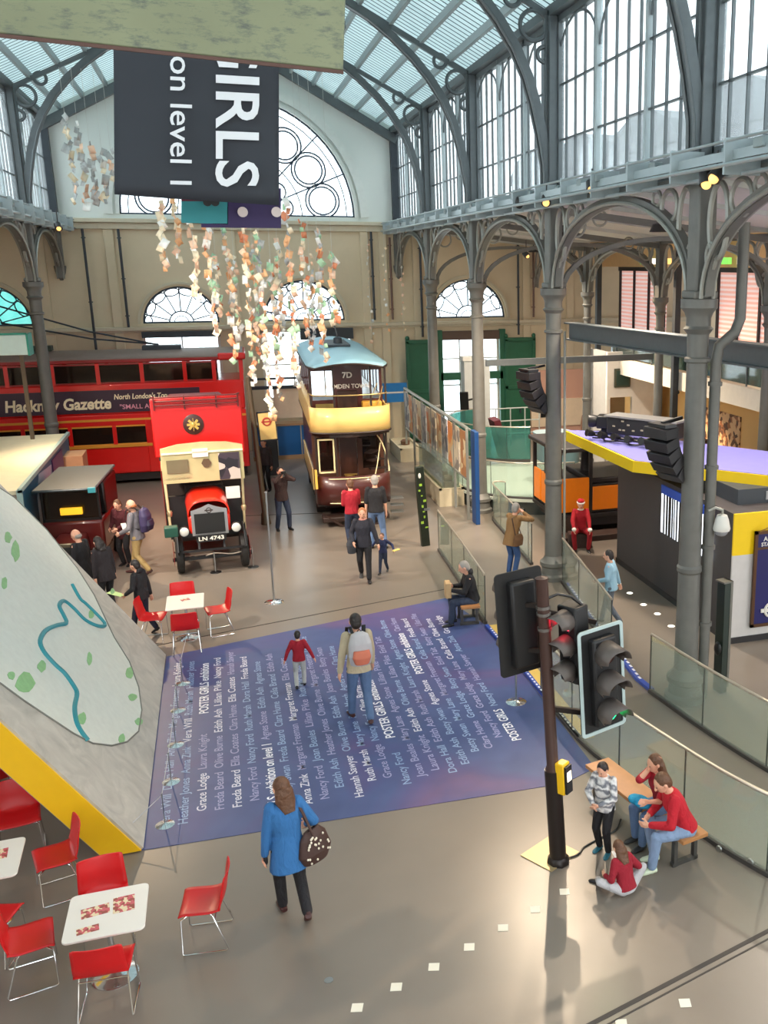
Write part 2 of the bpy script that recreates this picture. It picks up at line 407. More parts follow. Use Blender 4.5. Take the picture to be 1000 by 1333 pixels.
# ================================================================ back wall
YW = 38.5
def arc(cx, cz, r, a0, a1, n): return [(cx+r*math.cos(R(a0+(a1-a0)*i/n)), cz+r*math.sin(R(a0+(a1-a0)*i/n))) for i in range(n+1)]
def half(cx, cz, r): return arc(cx, cz, r, 0, 180, 28)
lun = [(-7.55,4.9,1.45), (-1.2,4.9,1.32), (3.22,4.9,1.52), (9.68,4.9,1.52)]
big = (1.2, 8.72, 4.12)
def rect(x0, x1, z0, z1): return [(x0,z0),(x1,z0),(x1,z1),(x0,z1)]
openings = [half(*l) for l in lun]+[half(*big), rect(-2.6,.1,2.2,4.6), rect(1.55,5.0,1.9,4.6), rect(8.45,10.95,.02,4.35)]
wall = plate('wall_back', [(-13,0),(22,0),(22,8.6),(7.1,8.6),(7.1,12.0),(1,15.2),(-5.2,12.0),(-5.2,8.6),(-13,8.6)], openings, .4, (0,YW+.2,0), X1, Z1, plaster)
struct(wall)
tn = [4]
def trim(mb, mat, **k): o = mb.build('trim_%d' % tn[0], mat, **k); tn[0] += 1; return struct(o)
led = M('ledge_stone', (206,196,172), .8, 0, .08)
trim(MB().b2(-13,20,YW-.22,YW,4.66,4.8).b2(-13,20,YW-.12,YW,4.58,4.66), led, bevel=.02)
trim(MB().b2(-13,20,YW-.3,YW,8.42,8.56).b2(-13,20,YW-.16,YW,8.2,8.42), led, bevel=.02)
def archivolt(cx, cz, r, w, mat): 
    trim(MB().sweep([(x, YW-.05, z) for x, z in half(cx, cz, r)], w, .12, Y1), mat)
archivolt(big[0], big[1], big[2]+.35, .3, M('white_stone', (225,228,222), .8)); archivolt(big[0], big[1], big[2]+.05, .12, MATS['white_stone'])
for l in lun: archivolt(l[0], l[1], l[2]+.12, .1, led)
for xp in (-5.6,-3.35,.75,5.6,6.3,7.6,12.1,14):
    trim(MB().b2(xp-.16,xp+.16,YW-.1,YW,0,8.2), plaster, bevel=.02)
# slanting rafters against the gable
trim(MB().bar((1,YW-.2,14.8),(7.0,YW-.2,11.5),.25,.3).bar((1,YW-.2,14.8),(-5.1,YW-.2,11.5),.25,.3), iron)
# pipes on the wall
pm = M('brown_pipe', (110,82,70), .5)
for i, (xp, z0, z1, m_) in enumerate([(-4.15,3.2,8.2,iron_dark),(-3.0,4.8,8.2,iron_dark),(5.85,4.9,8.2,iron_dark),(6.55,4.9,8.0,pm),(7.72,4.2,7.9,iron_dark),(11.7,4.2,8.0,iron_dark),(12.35,4.9,8.0,pm)]):
    o = MB().tube([(0,0,z0),(0,0,z1)], .045).build('wall_pipe', m_); o.location = (xp, YW-.24, 0)
    for zz in (z0+.4, (z0+z1)/2, z1-.3): MB().box((0,.06,zz), (.14,.12,.04)).build('bracket', m_, o, smooth=0)
    tag(o, ['dark vertical pipe on the cream wall, leftmost', 'dark vertical pipe left of the first arched window', 'dark vertical pipe right of the hanging paper ornaments', 'thin brown pipe high on the wall behind the tram', 'dark pipe above the left green door leaf', 'dark pipe above the right green door leaf', 'brown pipe beside the far end of the arcade'][i], 'pipe')

# windows in the back wall
wn = [1]
gbar = M('glazing_bar_dark', (44,60,78), .5)
def window(): 
    o = bpy.data.objects.new('window_%d' % wn[0], None); C.objects.link(o); wn[0] += 1; o['kind'] = 'structure'; return o
def lunette(cx, cz, r, tint):
    w = window(); w.location = (cx, YW+.15, cz)
    MB().sweep([(x,0,z) for x, z in half(0,0,r-.03)], .06, .06, Y1).bar((-r,0,.03),(r,0,.03),.06,.06).build('frame', gbar, w)
    m = MB(); ri = r*.32
    for a in range(15, 180, 25): m.bar((ri*math.cos(R(a)),0,ri*math.sin(R(a))), (r*math.cos(R(a)),0,r*math.sin(R(a))), .045, .04)
    m.tube([(x,0,z) for x, z in half(0,0,ri)], .028, 6).tube([(x,0,z) for x, z in half(0,0,ri*.6)], .018, 6)
    for a in range(28, 180, 25):     # leaf shaped loops between the spokes near the rim
        c = Vector((r*.86*math.cos(R(a)), 0, r*.86*math.sin(R(a)))); rad = Vector((math.cos(R(a)),0,math.sin(R(a)))); tg = Vector((-rad.z,0,rad.x))
        m.ring(c, r*.1, r*.2, .024, rad, tg, 14, 5)
    m.build('glazing_bars', gbar, w)
    MB().prism(half(0,0,r-.05), (0,.04,0), X1, Z1, .01).build('pane', tint, w, smooth=0)
for i, l in enumerate(lun): lunette(*l, glass_teal if i == 0 else glass_win)
w = window(); w.location = (big[0], YW+.15, big[1]); r = big[2]
MB().sweep([(x,0,z) for x, z in half(0,0,r-.03)], .06, .06, Y1).bar((-r,0,.03),(r,0,.03),.06,.06).build('frame', gbar, w)
m = MB()
for k in range(9): 
    a = k*180/8; m.bar((.9*math.cos(R(a)),0,.9*math.sin(R(a))), (r*math.cos(R(a)),0,r*math.sin(R(a))), .05, .05)
for q in (.9, r*.53, r*.93): m.tube([(x,0,z) for x, z in half(0,0,q)], .022, 6)
for k in range(8):
    a = (k+.5)*22.5; 
    for rad, rc in ((r*.73, .62), (r*.73, .5), (r*.38, .33)):
        m.ring((rad*math.cos(R(a)),0,rad*math.sin(R(a))), rc, rc, .034, X1, Z1, 22, 5)
m.build('glazing_bars', gbar, w)
MB().prism(half(0,0,r-.05), (0,.05,0), X1, Z1, .01).build('pane', glass_win, w, smooth=0)
def casement(x0, x1, z0, z1, nx, nz_, mat=gbar, gl=None):
    w = window(); w.location = (x0, YW+.15, z0); W, Hh = x1-x0, z1-z0
    MB().bar((0,0,.05),(W,0,.05),.1,.1).bar((0,0,Hh-.06),(W,0,Hh-.06),.1,.12).bar((.05,0,0),(.05,0,Hh),.1,.1).bar((W-.05,0,0),(W-.05,0,Hh),.1,.1).build('frame', mat, w, smooth=0)
    m = MB()
    for k in range(1, nx): m.bar((W*k/nx,0,0),(W*k/nx,0,Hh),.05,.05)
    for k in range(1, nz_): m.bar((0,0,Hh*k/nz_),(W,0,Hh*k/nz_),.05,.05)
    m.build('glazing_bars', mat, w, smooth=0)
    MB().b2(.03,W-.03,.04,.05,.03,Hh-.03).build('pane', gl or glass_win, w, smooth=0)
casement(-2.6,.1,2.2,4.6,2,3,white); casement(1.55,5.0,1.9,4.6,3,2,white)
casement(8.45,10.95,.05,4.35,3,4,white)
# dark header boards above the doors
trim(MB().b2(8.3,11.1,YW-.25,YW-.05,4.05,4.4), M('header_brown', (92,74,64), .7))
trim(MB().b2(8.4,11.0,YW-.3,YW-.1,2.45,2.75), M('green_paint', (34,92,66), .5, 0, .12, 4))
trim(MB().b2(-2.6,.1,YW-.2,YW-.02,4.4,4.62), iron_dark)
trim(MB().b2(3.0,5.0,YW-.2,YW-.02,4.2,4.62), iron_dark)
# two tall green door leaves
gp = MATS['green_paint']
for i, (x0, x1) in enumerate([(7.0,8.32),(11.05,12.4)]):
    d = bpy.data.objects.new('door_%d' % (i+1), None); C.objects.link(d); d['kind'] = 'structure'; d.location = (x0, YW-.35, 0); W = x1-x0
    MB().b2(0,W,0,.08,.05,4.1).build('panel', gp, d, bevel=.01)
    m = MB()
    for z in (.1, 2.0, 3.95): m.b2(.02,W-.02,-.05,0,z,z+.14)
    m.b2(.02,.14,-.05,0,.1,4.05).b2(W-.14,W-.02,-.05,0,.1,4.05).build('frame', gp, d, bevel=.008)
    m = MB(); 
    m.ell((.08,.04,4.16),.09,.07,.1).ell((W-.08,.04,4.16),.09,.07,.1).build('finial', gp, d)
    MB().b2(W*.45,W*.5,-.11,-.05,1.0,1.2).build('handle', iron_dark, d)
# door frame posts, green
for k, xp in enumerate((8.38, 11.0)):
    trim(MB().b2(xp-.12,xp+.12,YW-.3,YW-.1,0,4.45), gp if k == 0 else gp, bevel=.01)

# ================================================================ arcade
SPR, GUT, EAVE = 6.55, 8.3, 11.8
XR, XL = 6.87, -5.0
YS = [0.4, 6.8, 13.2, 19.9, 26.4, 32.4, 38.5]
def column(x, y, side, label, sh=.17, top=EAVE, capz=6.5, group=None, m_=None):
    m_ = m_ or iron_gr
    c = thing('iron_column', label, 'column', (x,y,0), 0, group)
    MB().lathe([(.34,0),(.34,.1),(.28,.14),(.27,.3),(.31,.34),(.31,.42),(.24,.48),(sh+.03,.56)], n=20).build('base', m_, c)
    MB().lathe([(sh+.03,.5),(sh+.01,2.2),(sh+.035,2.24),(sh+.035,2.3),(sh+.01,2.34),(sh,4.2),(sh-.01,capz-.95),(sh+.03,capz-.93),(sh+.03,capz-.88),(sh-.01,capz-.86),(sh,capz-.5)], n=20).build('shaft', m_, c, smooth=20)
    MB().lathe([(sh,capz-.52),(sh+.06,capz-.44),(sh+.02,capz-.4),(sh+.02,capz-.28),(sh+.05,capz-.2),(sh+.11,capz-.13),(sh+.11,capz)], n=20).build('capital', m_, c)
    if top: 
        MB().b2(-.15,.15,-.17,.17,capz,GUT).b2(-.2,.2,-.22,.22,capz,capz+.12).build('upper_post', m_, c, bevel=.03)
    return c
def arch(x, y0, y1, label, zs=SPR, zt=GUT-.1, k=1., group=None, rise=None):
    """round iron arch with pierced spandrels in the plane X = x"""
    a = thing('arcade_arch', label, 'arch', (x,(y0+y1)/2,0), 0, group)
    hw = abs(y1-y0)/2-.24; rz = rise or (zt-.12-zs)
    cur = lambda t, o=0: (0, (hw+o)*math.cos(t)*1.0, zs+(rz+o)*math.sin(t)**.92 if math.sin(t) > 0 else zs)
    pts = [cur(PI*i/28) for i in range(29)]
    MB().sweep(pts, .16*k, .14, X1).build('rib', iron_gr, a)
    for xo in (-.1*k, .1*k):
        MB().tube([(p[0]+xo, p[1], p[2]-.04) for p in pts], .035, 6).build('moulding', iron_lt, a)
    # spandrels: tall oval near the post, small circle lower, extra loop towards the crown
    for sgn in (-1, 1):
        m = MB(); H2 = hw+.1
        xo = 0
        m.ring((xo, sgn*(H2-.36), zt-.60), .27, .52, .045, Y1, Z1, 24)
        m.ring((xo, sgn*(H2-.18), zs+(zt-zs)*.34), .14, .18, .04, Y1, Z1, 18)
        m.ring((xo, sgn*(H2-.98), zt-.32), .28, .24, .04, Y1, Z1, 20)
        m.ring((xo, sgn*(H2-1.46), zt-.18), .15, .12, .032, Y1, Z1, 16)
        m.build('spandrel', iron_lt, a)
    MB().b2(-.1,.1,-abs(y1-y0)/2+.15,abs(y1-y0)/2-.15,zt-.03,zt+.1).build('head_rail', iron_gr, a)
    return a
clab = ['', 'nearest grey iron column of the right arcade, beside the dark kiosk', 'second grey iron column of the right arcade, behind the traffic light', 'third iron column of the right arcade, beside the blue sign post', 'fourth iron column of the right arcade, in front of the green doors']
for i in range(1, 5): column(XR, YS[i+1], 1, clab[i])
alab = ['near right arch cut by the edge of the picture', 'wide iron arch between the nearest two right columns', 'iron arch between the second and third right columns', 'iron arch between the third and fourth right columns', 'far iron arch of the right arcade ending at the back wall']
for i in range(5): arch(XR, YS[i+1], YS[i+2], alab[i])
column(XL, 32.4, -1, 'slim grey iron column of the left arcade, in front of the red trolleybus')
arch(XL, 32.4, 38.5, 'iron arch of the left arcade next to the back wall'); arch(XL, 26.0, 32.4, 'iron arch of the left arcade cut by the left edge')
for x, lb in ((XR, 'iron bracket carrying the right arcade on the back wall'), (XL, 'iron bracket carrying the left arcade on the back wall')):
    o = thing('wall_bracket', lb, 'bracket', (x, YW-.15, 0))
    MB().b2(-.14,.14,-.12,.12,6.9,8.2).build('post', iron_gr, o, bevel=.02)
    MB().lathe([(.05,6.45),(.16,6.7),(.2,6.9),(.2,6.95)]).build('corbel', iron_gr, o)
# transverse brackets from the arcade into the side aisle
def aisle_arch(x0, x1, y, z0, z1, label):
    a = thing('aisle_arch', label, 'arch', ((x0+x1)/2, y, 0))
    hw = (x1-x0)/2-.2
    pts = [(hw*math.cos(PI*i/20), 0, z0+(z1-z0)*math.sin(PI*i/20)**.9) for i in range(21)]
    MB().sweep(pts, .1, .12, Y1).build('rib', iron_gr, a)
    MB().bar((-hw-.2,0,z1+.55),(hw+.2,0,z1-.05),.1,.14).build('rafter', iron_gr, a)
    m = MB()
    for s, dz in ((-1,.35),(1,-.1)):
        m.ring((s*(hw-.3),0,z1-.1+dz), .22,.24,.026,X1,Z1,18).ring((s*(hw-.85),0,z1+.12+dz*.8), .16,.16,.024,X1,Z1,16)
    m.build('spandrel', iron_lt, a)
XA = 12.46
for i, y in enumerate((20.3, 26.4, 32.4)):
    column(XA, y, 1, ['second row iron column of the side aisle, nearest', 'second row iron column of the side aisle, in the middle', 'second row iron column of the side aisle, farthest'][i], sh=.13, top=None, capz=6.05)
    MB_ = MB().b2(-.13,.13,-.13,.13,6.05,7.7).build('upper_post', iron_gr, C.objects[-1] if False else None)
    MB_.parent = [o for o in C.objects if o.name.startswith('iron_column')][-1]
for i, (a_, b_) in enumerate(((14.0,20.3),(20.3,26.4),(26.4,32.4),(32.4,38.5))):
    arch(XA, a_, b_, ['iron arch of the aisle second row at the right edge', 'iron arch of the aisle second row in front of the pink blinds', 'iron arch of the aisle second row, farther one', 'iron arch of the aisle second row at the back wall'][i], 6.1, 7.6, .8)
for i, y in enumerate((19.9, 26.4, 32.4)): aisle_arch(XR, XA, y, 6.4, 7.55, ['cross arch over the side aisle at the second column', 'cross arch over the side aisle at the third column', 'cross arch over the side aisle at the fourth column'][i])
# aisle ceiling sloping down from the arcade, outer aisle and its end
acm = M('aisle_ceiling_white', (205,203,198), .8, 0, .04)
m = MB().add([(7.0,5,8.35),(XA,5,7.75),(XA,38.5,7.75),(7.0,38.5,8.35),(7.0,5,8.5),(XA,5,7.9),(XA,38.5,7.9),(7.0,38.5,8.5)], [(0,1,2,3),(7,6,5,4),(0,4,5,1),(2,6,7,3),(1,5,6,2),(0,3,7,4)])
o = m.build('ceiling_aisle', acm, smooth=0); struct(o); o.name = 'ceiling'
m = MB()
for k in range(1, 11): y = 8+k*3; m.bar((7.1,y,8.3),(XA-.1,y,7.72),.06,.1)
m.build('rafters', M('pale_grey_paint', (190,192,188), .6), o)
o = MB().add([(XA,5,7.75),(21,5,8.2),(21,38.5,8.2),(XA,38.5,7.75),(XA,5,7.9),(21,5,8.4),(21,38.5,8.4),(XA,38.5,7.9)], [(0,1,2,3),(7,6,5,4),(0,4,5,1),(2,6,7,3),(1,5,6,2),(0,3,7,4)]).build('ceiling', acm, smooth=0); struct(o)
# left aisle lid
o = MB().b2(-13,-5.1,-5,38.5,8.35,8.5).build('ceiling', acm, smooth=0); struct(o)

# ================================================================ clerestory glazing, gutters, roof
lightbar = M('mullion_grey', (172,182,184), .5, .1)
def clerestory(x, y0, y1, inn, n=13):
    w = window(); w.location = (x, y0, 8.5); L = y1-y0; Hh = EAVE-8.5
    MB().b2(-.06,.06,.1,L-.1,0,.12).b2(-.06,.06,.1,L-.1,Hh-.14,Hh).b2(-.06,.06,.1,.2,0,Hh).b2(-.06,.06,L-.2,L-.1,0,Hh).build('frame', iron, w, smooth=0)
    m = MB(); 
    for k in range(1, 3): m.b2(-.06,.06,L*k/3-.05,L*k/3+.05,0,Hh)
    m.build('mullions', lightbar, w, smooth=0)
    m = MB()
    for k in range(1, n): m.b2(-.025,.025,L*k/n-.016,L*k/n+.016,.1,Hh-.1)
    for z in (.95, 2.0): m.b2(-.025,.025,.1,L-.1,z-.018,z+.018)
    for k in range(3):
        c = L*(k+.5)/3; rr_ = L/6-.06
        m.tube([(0,c+rr_*math.cos(R(a)),Hh-.95+.8*math.sin(R(a))) for a in range(0,181,12)], .025, 6)
    m.build('glazing_bars', iron, w, smooth=0)
    MB().b2(.02,.03,.1,L-.1,.05,Hh-.05).build('pane', glass_win, w, smooth=0)
for i in range(6): clerestory(XR+.1, YS[i], YS[i+1], 1)
clerestory(XL-.1, 32.4, 38.5, -1); clerestory(XL-.1, 26.0, 32.4, -1)
for y0_, y1_ in ((19.6,26.0),(13.2,19.6),(6.8,13.2),(.4,6.8)): clerestory(XL-.1, y0_, y1_, -1)
for side, x in (('right', XR), ('left', XL)):
    s = 1 if side == 'right' else -1; y0 = 6 if s > 0 else 10
    g_ = MB().b2(x-.12,x+.12,y0,38.5,8.25,8.5).build('trim_%d' % tn[0], iron, smooth=0); tn[0] += 1; struct(g_)
    g_ = MB().b2(x-.14,x+.14,y0,38.5,EAVE-.02,EAVE+.16).build('trim_%d' % tn[0], iron, smooth=0); tn[0] += 1; struct(g_)
    # cable gantry in front of the gutter
    xg = x-s*.42
    ga = thing('lighting_gantry', 'pale grey metal lighting gantry running along the %s arcade' % side, 'gantry', (xg, y0, 8.2))
    L = 38.3-y0
    MB().b2(-.1,.1,0,L,.1,.14).b2(-.11,-.09,0,L,.08,.2).b2(.09,.11,0,L,.08,.2).build('cable_tray', galv, ga, smooth=0)
    MB().tube([(-.2*s,0,.02),(-.2*s,L,.02)], .03).tube([(-.2*s,0,.3),(-.2*s,L,.3)], .02).tube([(.05,0,-.08),(.05,L,-.08)], .03).build('rail_tube', galv, ga)
    k = .8; m = MB()
    while k < L: m.b2(-.22,.3,k-.025,k+.025,-.1,.34); k += 1.55
    m.each('hanger', galv, ga, smooth=0)
    k = .3; m = MB(); rr = random.Random(5)
    while k < L: m.box((rr.uniform(-.1,.1), k, .22), (.14,.22,.12)); k += rr.uniform(.7,1.6)
    m.each('junction_box', M('box_grey', (140,152,152), .5), ga, bevel=.01)
# roof planes
for s in (1, -1):
    xe = XR+.2 if s > 0 else XL-.2
    slope = (14.95-EAVE-.1)/abs(xe-.94)
    y0 = -4
    o = MB().add([(xe,y0,EAVE+.1),(.94,y0,14.95),(.94,38.6,14.95),(xe,38.6,EAVE+.1),(xe,y0,EAVE+.16),(.94,y0,15.01),(.94,38.6,15.01),(xe,38.6,EAVE+.16)],
                 [(0,1,2,3),(7,6,5,4),(0,4,5,1),(2,6,7,3),(1,5,6,2),(0,3,7,4)]).build('roof', roof_m, smooth=0); struct(o); o.name = 'ceiling'
    m = MB()
    for k in range(1, 8):
        t = k/8; X_ = xe+(.94-xe)*t; Z_ = EAVE+.1+(14.95-EAVE-.1)*t
        m.b2(X_-.05,X_+.05,y0,38.5,Z_-.2,Z_-.02)
    m.build('purlins', M('purlin_grey', (158,170,172), .55), o, smooth=0)
# curved ribs on the arcade posts
def rib(x, y, s, label):
    r_ = thing('roof_rib', label, 'roof rib', (x, y, GUT))
    prof = [(0,0),(.02,.7),(.13,1.3),(.26,1.85),(.42,2.35),(.66,2.85),(1.0,3.35),(1.4,3.8),(1.9,4.25),(2.45,4.65),(3.1,5.0)]
    # smooth it
    P_ = [Vector((-s*(a+.12),0,b)) for a, b in prof]
    MB().sweep(P_, .16, .2, Y1).build('curved_rib', iron, r_)
    m = MB(); 
    for yo in (-.1,.1): m.tube([p+Vector((-s*.1,yo,-.02)) for p in P_], .03, 6)
    m.build('moulding', iron, r_)
    MB().b2(-.14,.14,-.15,.15,0,EAVE-GUT+.1).b2(-.2,.2,-.06,.06,0,EAVE-GUT).build('post', iron, r_, bevel=.02)
    sl = (14.95-EAVE-.1)/6.1
    MB().bar((0,0,EAVE-GUT-.05),(-s*6.0,0,EAVE-GUT-.05+6*sl),.08,.12).build('rafter', iron, r_)
    for (a, b, c) in ((.32,3.22,.2),(.74,3.62,.24) if False else (.42,3.3,.28),(.86,3.78,.16),(.2,2.78,.14)):
        if (a,b,c) == (.32,3.22,.2): continue
        MB().ring((-s*a,0,b), c, c, .045, X1, Z1, 22).build('ring', iron, r_)
rl = ['', 'curved roof rib above the nearest right column', 'curved roof rib above the second right column', 'curved roof rib above the third right column', 'curved roof rib above the fourth right column']
for i in range(1, 5): rib(XR, YS[i+1], 1, rl[i])
rib(XL, 32.4, -1, 'curved roof rib above the left iron column')
for x in (XR, XL):
    trim(MB().b2(x-.15,x+.15,YW-.3,YW-.05,8.3,EAVE+.1), iron_dark)
# neighbouring hall outside the right windows
nb = thing('neighbouring_building', 'dark slate roofed building seen through the lower part of the right windows', 'building', (24, 30, 0))
MB().b2(0,10,-25,50,0,13.4).build('wall', M('slate_wall', (48,48,52), .8), nb, smooth=0)
m = MB()
for k in range(7): m.prism([(-5.2,0),(5.2,0),(3.6,1.4),(1.4,2.1),(-1.4,2.1),(-3.6,1.4)], (0,-19+k*10.8,13.3), Y1, Z1, 10)
m.each('roof', M('slate', (40,42,48), .7), nb, smooth=0)

struct(plate('wall_front', [(-13,0),(22,0),(22,8.6),(7.1,8.6),(7.1,12.0),(1,15.2),(-5.2,12.0),(-5.2,8.6),(-13,8.6)], [half(1.2,8.7,3.6), rect(-3,5,1,6)], .3, (0,-5,0), X1, Z1, plaster))
struct(plate('wall_left', [(-5,0),(38.5,0),(38.5,8.5),(-5,8.5)], [rect(y_,y_+3,2.5,7) for y_ in (-3,3,9,15,21)], .3, (-13,0,0), Y1, Z1, plaster))
# downpipes on the nearest columns, and I-beam
dp = thing('downpipe', 'grey downpipe with a swan neck clipped to the nearest column', 'pipe', (XR+.27, YS[2]-.1, 0))
MB().tube([(0,0,.02),(0,0,5.55),(.04,0,5.8),(.3,0,6.0),(.38,0,6.2),(.38,0,7.6)], .085, 12).build('pipe', iron_gr, dp)
m = MB()
for z in (1.3,2.6,3.9,5.2): m.lathe([(.11,z),(.11,z+.06)])
m.build('collar', iron_gr, dp)
dp = thing('downpipe', 'thin pale cable pipe clipped to the second right column', 'pipe', (XR+.22, YS[3]-.12, 0))
MB().tube([(0,0,.02),(0,0,5.6)], .03, 8).build('pipe', iron_lt, dp)
bmx = thing('steel_beam', 'long grey steel beam crossing behind the right columns', 'beam', (7.25, 19.9, 5.6))
e0, e1 = Vector((0,0,0)), Vector((1.35,-10.5,0))
MB().bar(e0+Z1*.17, e1+Z1*.17, .3, .03).bar(e0-Z1*.17, e1-Z1*.17, .3, .03).bar(e0, e1, .04, .34).build('beam', iron, bmx, smooth=0)
bm2 = thing('steel_beam', 'thin grey rail between the columns under the steel beam', 'beam', (7.1, 26.4, 4.3))
MB().bar((0,0,0),(5.3,.3,0),.1,.18).build('beam', iron, bm2, smooth=0)
# ================================================================ red chairs and white tables
redp = M('red_moulded_shell', (205,22,26), .38, 0, .05, 5, spec=.5)
wt = M('white_laminate', (228,222,214), .35, 0, .02)
def make_chair(label, x, y, rz, group='red cafe chairs'):
    t = thing('cafe_chair', label, 'chair', (x,y,0), R(rz), group); t.scale = (1.08,1.08,1.03)
    prof = [(-.21,.435),(-.17,.452),(-.05,.445),(.08,.44),(.15,.455),(.19,.50),(.215,.58),(.23,.68),(.255,.80),(.26,.815)]
    def fn(u, v):
        k = v*(len(prof)-1); i = min(int(k), len(prof)-2); f = k-i
        y_ = prof[i][0]*(1-f)+prof[i+1][0]*f; z_ = prof[i][1]*(1-f)+prof[i+1][1]*f
        W = .225 if v < .55 else .225-.02*(v-.55)/.45
        xx = (u-.5)*2; c = .018*xx*xx
        tp = 1-.10*max(0, (v-.9)/.1)
        return (xx*W*tp, y_-(c*1.6 if v > .5 else 0), z_+(c if v < .5 else 0))
    MB().grid(fn, 12, 22).build('seat_shell', redp, t, solid=.012, bevel=0)
    for s in (-1, 1):
        MB().tube([(s*.17,-.13,.435),(s*.2,-.19,.40),(s*.225,-.2,.03),(s*.225,-.18,.012),(s*.225,.2,.012),(s*.225,.22,.03),(s*.2,.1,.41),(s*.17,.06,.44)], .008, 8).build('leg', chrome, t)
    MB().tube([(-.2,-.16,.41),(.2,-.16,.41)], .007, 6).build('front_crossbar', chrome, t)
    MB().tube([(-.2,.12,.38),(.2,.12,.38)], .007, 6).build('rear_crossbar', chrome, t)
    return t
make_chair('red chair with wire legs standing alone behind the woman in blue, back to the right', -.62, 9.55, -97)
make_chair('red chair pushed in behind the white table that carries leaflets', -1.62, 9.9, 8)
make_chair('red chair in front of the leaflet table, back to the viewer', -1.52, 8.86, 176)
make_chair('bright red chair left of the leaflet table, seat towards the table', -2.28, 9.5, 100)
make_chair('red chair turned away from its neighbours, right of the cut-off table', -2.22, 10.95, -75)
make_chair('red chair showing its broad back at the left edge above the cut-off table', -2.78, 12.0, 10)
make_chair('red chair cut by the left edge below the white table corner', -2.72, 10.0, 160)
make_chair('red chair behind the small far table', -1.08, 19.45, 0, 'far red chairs')
make_chair('red chair left of the small far table', -1.62, 18.85, 80, 'far red chairs')
make_chair('red chair right of the small far table', -.42, 18.85, -80, 'far red chairs')
make_chair('red chair in front of the small far table', -1.0, 18.05, 180, 'far red chairs')
make_chair('red chair under the shade behind the map panel, at the left edge', -3.3, 13.15, 200)
def rrect(w, h, r, n=5):
    out = []
    for cx, cy, a0 in ((w/2-r,h/2-r,0),(-w/2+r,h/2-r,90),(-w/2+r,-h/2+r,180),(w/2-r,-h/2+r,270)):
        out += [(cx+r*math.cos(R(a0+90*i/n)), cy+r*math.sin(R(a0+90*i/n))) for i in range(n+1)]
    return out
def make_table(label, x, y, rz, w, h, r=.06):
    t = thing('cafe_table', label, 'table', (x,y,0), R(rz), 'white cafe tables')
    MB().prism(rrect(w,h,r), (0,0,.72), X1, Y1, .022).build('tabletop', wt, t, bevel=.004)
    MB().lathe([(.028,.06),(.028,.70),(.1,.71),(.1,.72)]).build('column', chrome, t)
    MB().lathe([(.225,0),(.225,.008),(.2,.02),(.1,.035),(.04,.06),(.03,.1)], n=28).build('base', chrome, t)
    return t
make_table('white square table with leaflets and a round chrome foot', -1.51, 9.28, 0, .74, .76)
make_table('white table cut off by the left edge of the picture', -2.88, 10.62, 2, .78, .76)
make_table('small white table standing alone by the blue floor print', -1.0, 18.75, 0, .68, .84, .02)
make_table('round white table in shade at the left edge behind the map panel', -3.45, 14.1, 0, .9, .9, .44)
paper = M('paper_white', (232,228,220), .6, 0, .02)
def printmat(name, c1, c2, c3, sc):
    m = M(name, c1, .5, 0, .05); nt, b = nodes(m); tc = nt.nodes.new('ShaderNodeTexCoord'); v = nt.nodes.new('ShaderNodeTexVoronoi'); v.inputs['Scale'].default_value = sc
    nt.links.new(tc.outputs['Object'], v.inputs['Vector']); cr = nt.nodes.new('ShaderNodeValToRGB'); cr.color_ramp.interpolation = 'CONSTANT'
    cr.color_ramp.elements[0].color = lin(c1); cr.color_ramp.elements[1].color = lin(c3); cr.color_ramp.elements[1].position = .7
    e = cr.color_ramp.elements.new(.35); e.color = lin(c2)
    sp = nt.nodes.new('ShaderNodeSeparateColor'); nt.links.new(v.outputs['Color'], sp.inputs[0]); nt.links.new(sp.outputs[0], cr.inputs[0]); nt.links.new(cr.outputs[0], b.inputs['Base Color'])
    return m
lf = printmat('leaflet_print', (200,90,100), (226,206,170), (150,70,60), 28)
for i, (x, y, w_, h_, rz, lb) in enumerate([(-1.62,9.33,.26,.16,8,'reddish printed leaflet lying left on the white table'), (-1.36,9.36,.2,.26,4,'pink and orange printed leaflet right of the other on the table'), (-1.66,9.05,.2,.1,8,'small narrow printed leaflet nearest the table corner'), (-2.72,10.72,.16,.2,5,'printed leaflet on the cut-off table'), (-1.0,18.85,.16,.12,20,'small dark leaflet on the small far table')]):
    o = MB().box((0,0,.0015), (w_,h_,.003)).build('leaflet', lf, smooth=0); o.location = (x,y,.7425); o.rotation_euler.z = R(rz); tag(o, lb, 'leaflet', 'leaflets on tables')

# ================================================================ tilted map panel
mapm = M('map_grey_ground', (184,178,168), .55, 0, .42, 2.4); 
nt, b = nodes(mapm); nz = [n for n in nt.nodes if n.type == 'TEX_NOISE'][0]; nz.inputs['Detail'].default_value = 12; nz.inputs['Distortion'].default_value = 1.5
A_, B_ = Vector((-1.40,11.5,.02)), Vector((-1.40,17.9,.02))
nrm = Vector((1.49,0,1)).normalized(); upd = Vector((-1,0,1.49)).normalized()
mp = thing('map_panel', 'huge tilted relief map panel with a blue-green river and a yellow edge', 'map panel', A_)
Lm = 4.6
MB().prism([(0,0),(6.4,0),(6.4,Lm),(0,Lm)], (0,0,0), Y1, upd, .03).build('map_face', mapm, mp, smooth=0)
